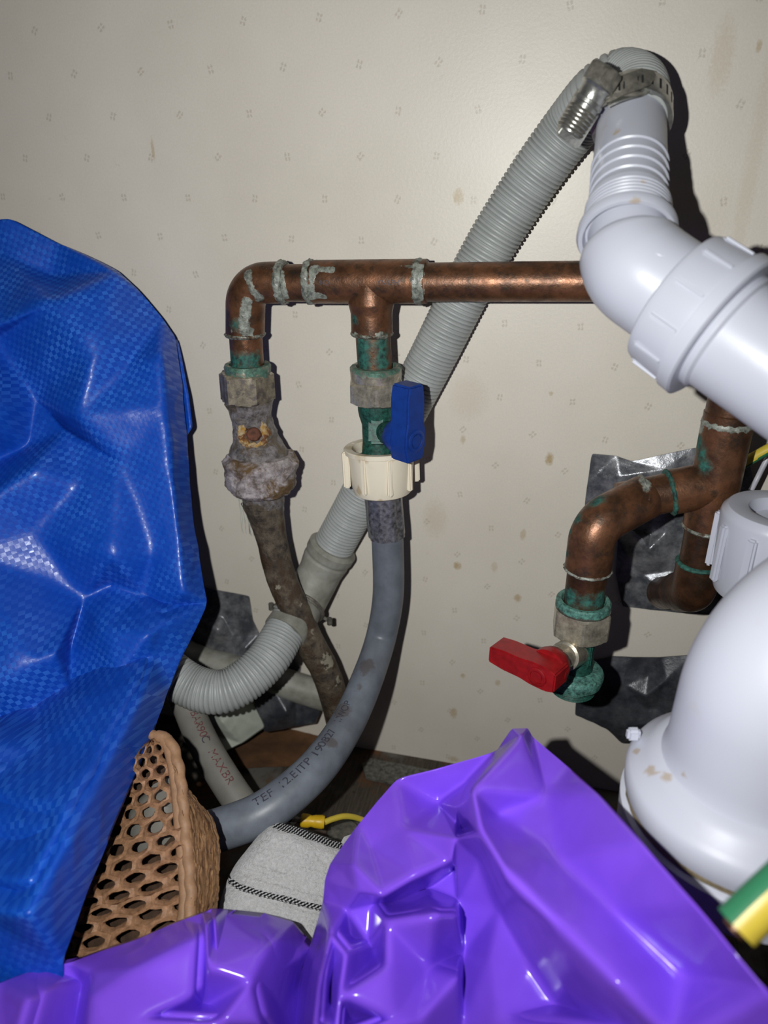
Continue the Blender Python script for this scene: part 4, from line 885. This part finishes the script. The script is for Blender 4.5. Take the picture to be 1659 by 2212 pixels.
tag(obj('grey_bundle', lumpy(lathe(gi-V((0, 0, .022)), V((.25, .1, 1)), [(0, .006), (.004, .011), (.016, .0125), (.030, .0120), (.040, .007)], 48), .001, 120), 'hose_pale'), 'pale grey object inside the tan mesh bag, seen through its holes', 'bundle')

# ------------------------------------------------------------------ towel
tw = thing('towel', 'folded white towel with dashed black stripes, behind the purple bag', 'towel', FL(600, 2040, 0)*1)
a_ = P(588, 1770, .292); b_ = P(737, 1822, .290); c_ = P(690, 2090, .262); d_ = P(462, 2060, .262); l1 = P(508, 1868, .283)
TV, TF, TU = [], [], []; NU, NV = 70, 90
lft = spline([P(588, 1772, .292), P(552, 1812, .288), P(508, 1868, .283), P(482, 1925, .277), P(470, 1985, .271), P(462, 2080, .262)], .0008)
rgt = spline([P(738, 1822, .290), P(730, 1870, .285), P(718, 1925, .280), P(702, 1975, .275), P(688, 2030, .269), P(676, 2110, .261)], .0008)
for i in range(NV+1):
    v = i/NV; A = lft[int(v*(len(lft)-1))]; B = rgt[int(v*(len(rgt)-1))]
    for j in range(NU+1):
        u = j/NU; p = A.lerp(B, u)
        z = .0055*(1-(1-min(1, u*5))**2)**.5-.0055+.002*math.sin(u*math.pi)+.0013*noise.noise(V((u*4, v*5, 0)))+.0004*noise.noise(V((u*30, v*40, 2)))
        z -= .006*max(0, 1-v*14)**2
        TV.append(p-FW*(z+.0055)-UP*(.002*u*(1-u)*(-2))); TU.append((u*.034, v*.058+.004*math.sin(u*3)*(v > .0)*0))
n0 = len(TV)
for i in range(NV):
    for j in range(NU):
        k = i*(NU+1)+j; TF.append((k, k+1, k+NU+2, k+NU+1))
TV += [V((p.x, p.y, p.z))+V((0, .012, -.014)) for p in TV[:n0]]; TU += TU[:n0]
TF += [tuple(q+n0 for q in reversed(f)) for f in TF]
bd = [j for j in range(NU+1)]+[i*(NU+1)+NU for i in range(1, NV+1)]+[NV*(NU+1)+j for j in range(NU-1, -1, -1)]+[i*(NU+1) for i in range(NV-1, 0, -1)]
TF += [(bd[i], bd[(i+1) % len(bd)], bd[(i+1) % len(bd)]+n0, bd[i]+n0) for i in range(len(bd))]
obj('top_fold', (TV, TF), 'towel', tw, uv=TU, angle=80)
cen = sum(TV[:n0], V())/n0
lowr = [V((cen.x+(p.x-cen.x)*.93, cen.y+(p.y-cen.y)*.9+.012, .001)) for p in TV[n0:]]
LV = [V(p)+V((0, 0, -.002)) for p in TV[n0:]]+lowr
LV = [V((cen.x+(p.x-cen.x)*.94, cen.y+(p.y-cen.y)*.94, p.z)) for p in LV]
LF = [tuple(q for q in f) for f in TF[:NU*NV]]+[tuple(q+n0 for q in reversed(f)) for f in TF[:NU*NV]]+[(bd[i], bd[(i+1) % len(bd)], bd[(i+1) % len(bd)]+n0, bd[i]+n0) for i in range(len(bd))]
obj('lower_folds', (LV, LF), 'towel', tw, uv=[(u+.3, v*.2+.007) for u, v in TU]*1+[(u+.3, v*.2+.007) for u, v in TU][:0], angle=80)
rf = [P(728, 1835, .289), P(742, 1808, .293), P(765, 1800, .296), P(800, 1810, .298), P(770, 1900, .286), P(725, 1960, .279), P(718, 1900, .283)]
g = drape(rf, [], list(range(7)), (0, .008, -.012), 4, 4, .0006, 120, (RT*.3, UP*.3)); obj('side_fold', g[:2], 'towel', tw, uv=[(u, v+.2) for u, v in g[2]])
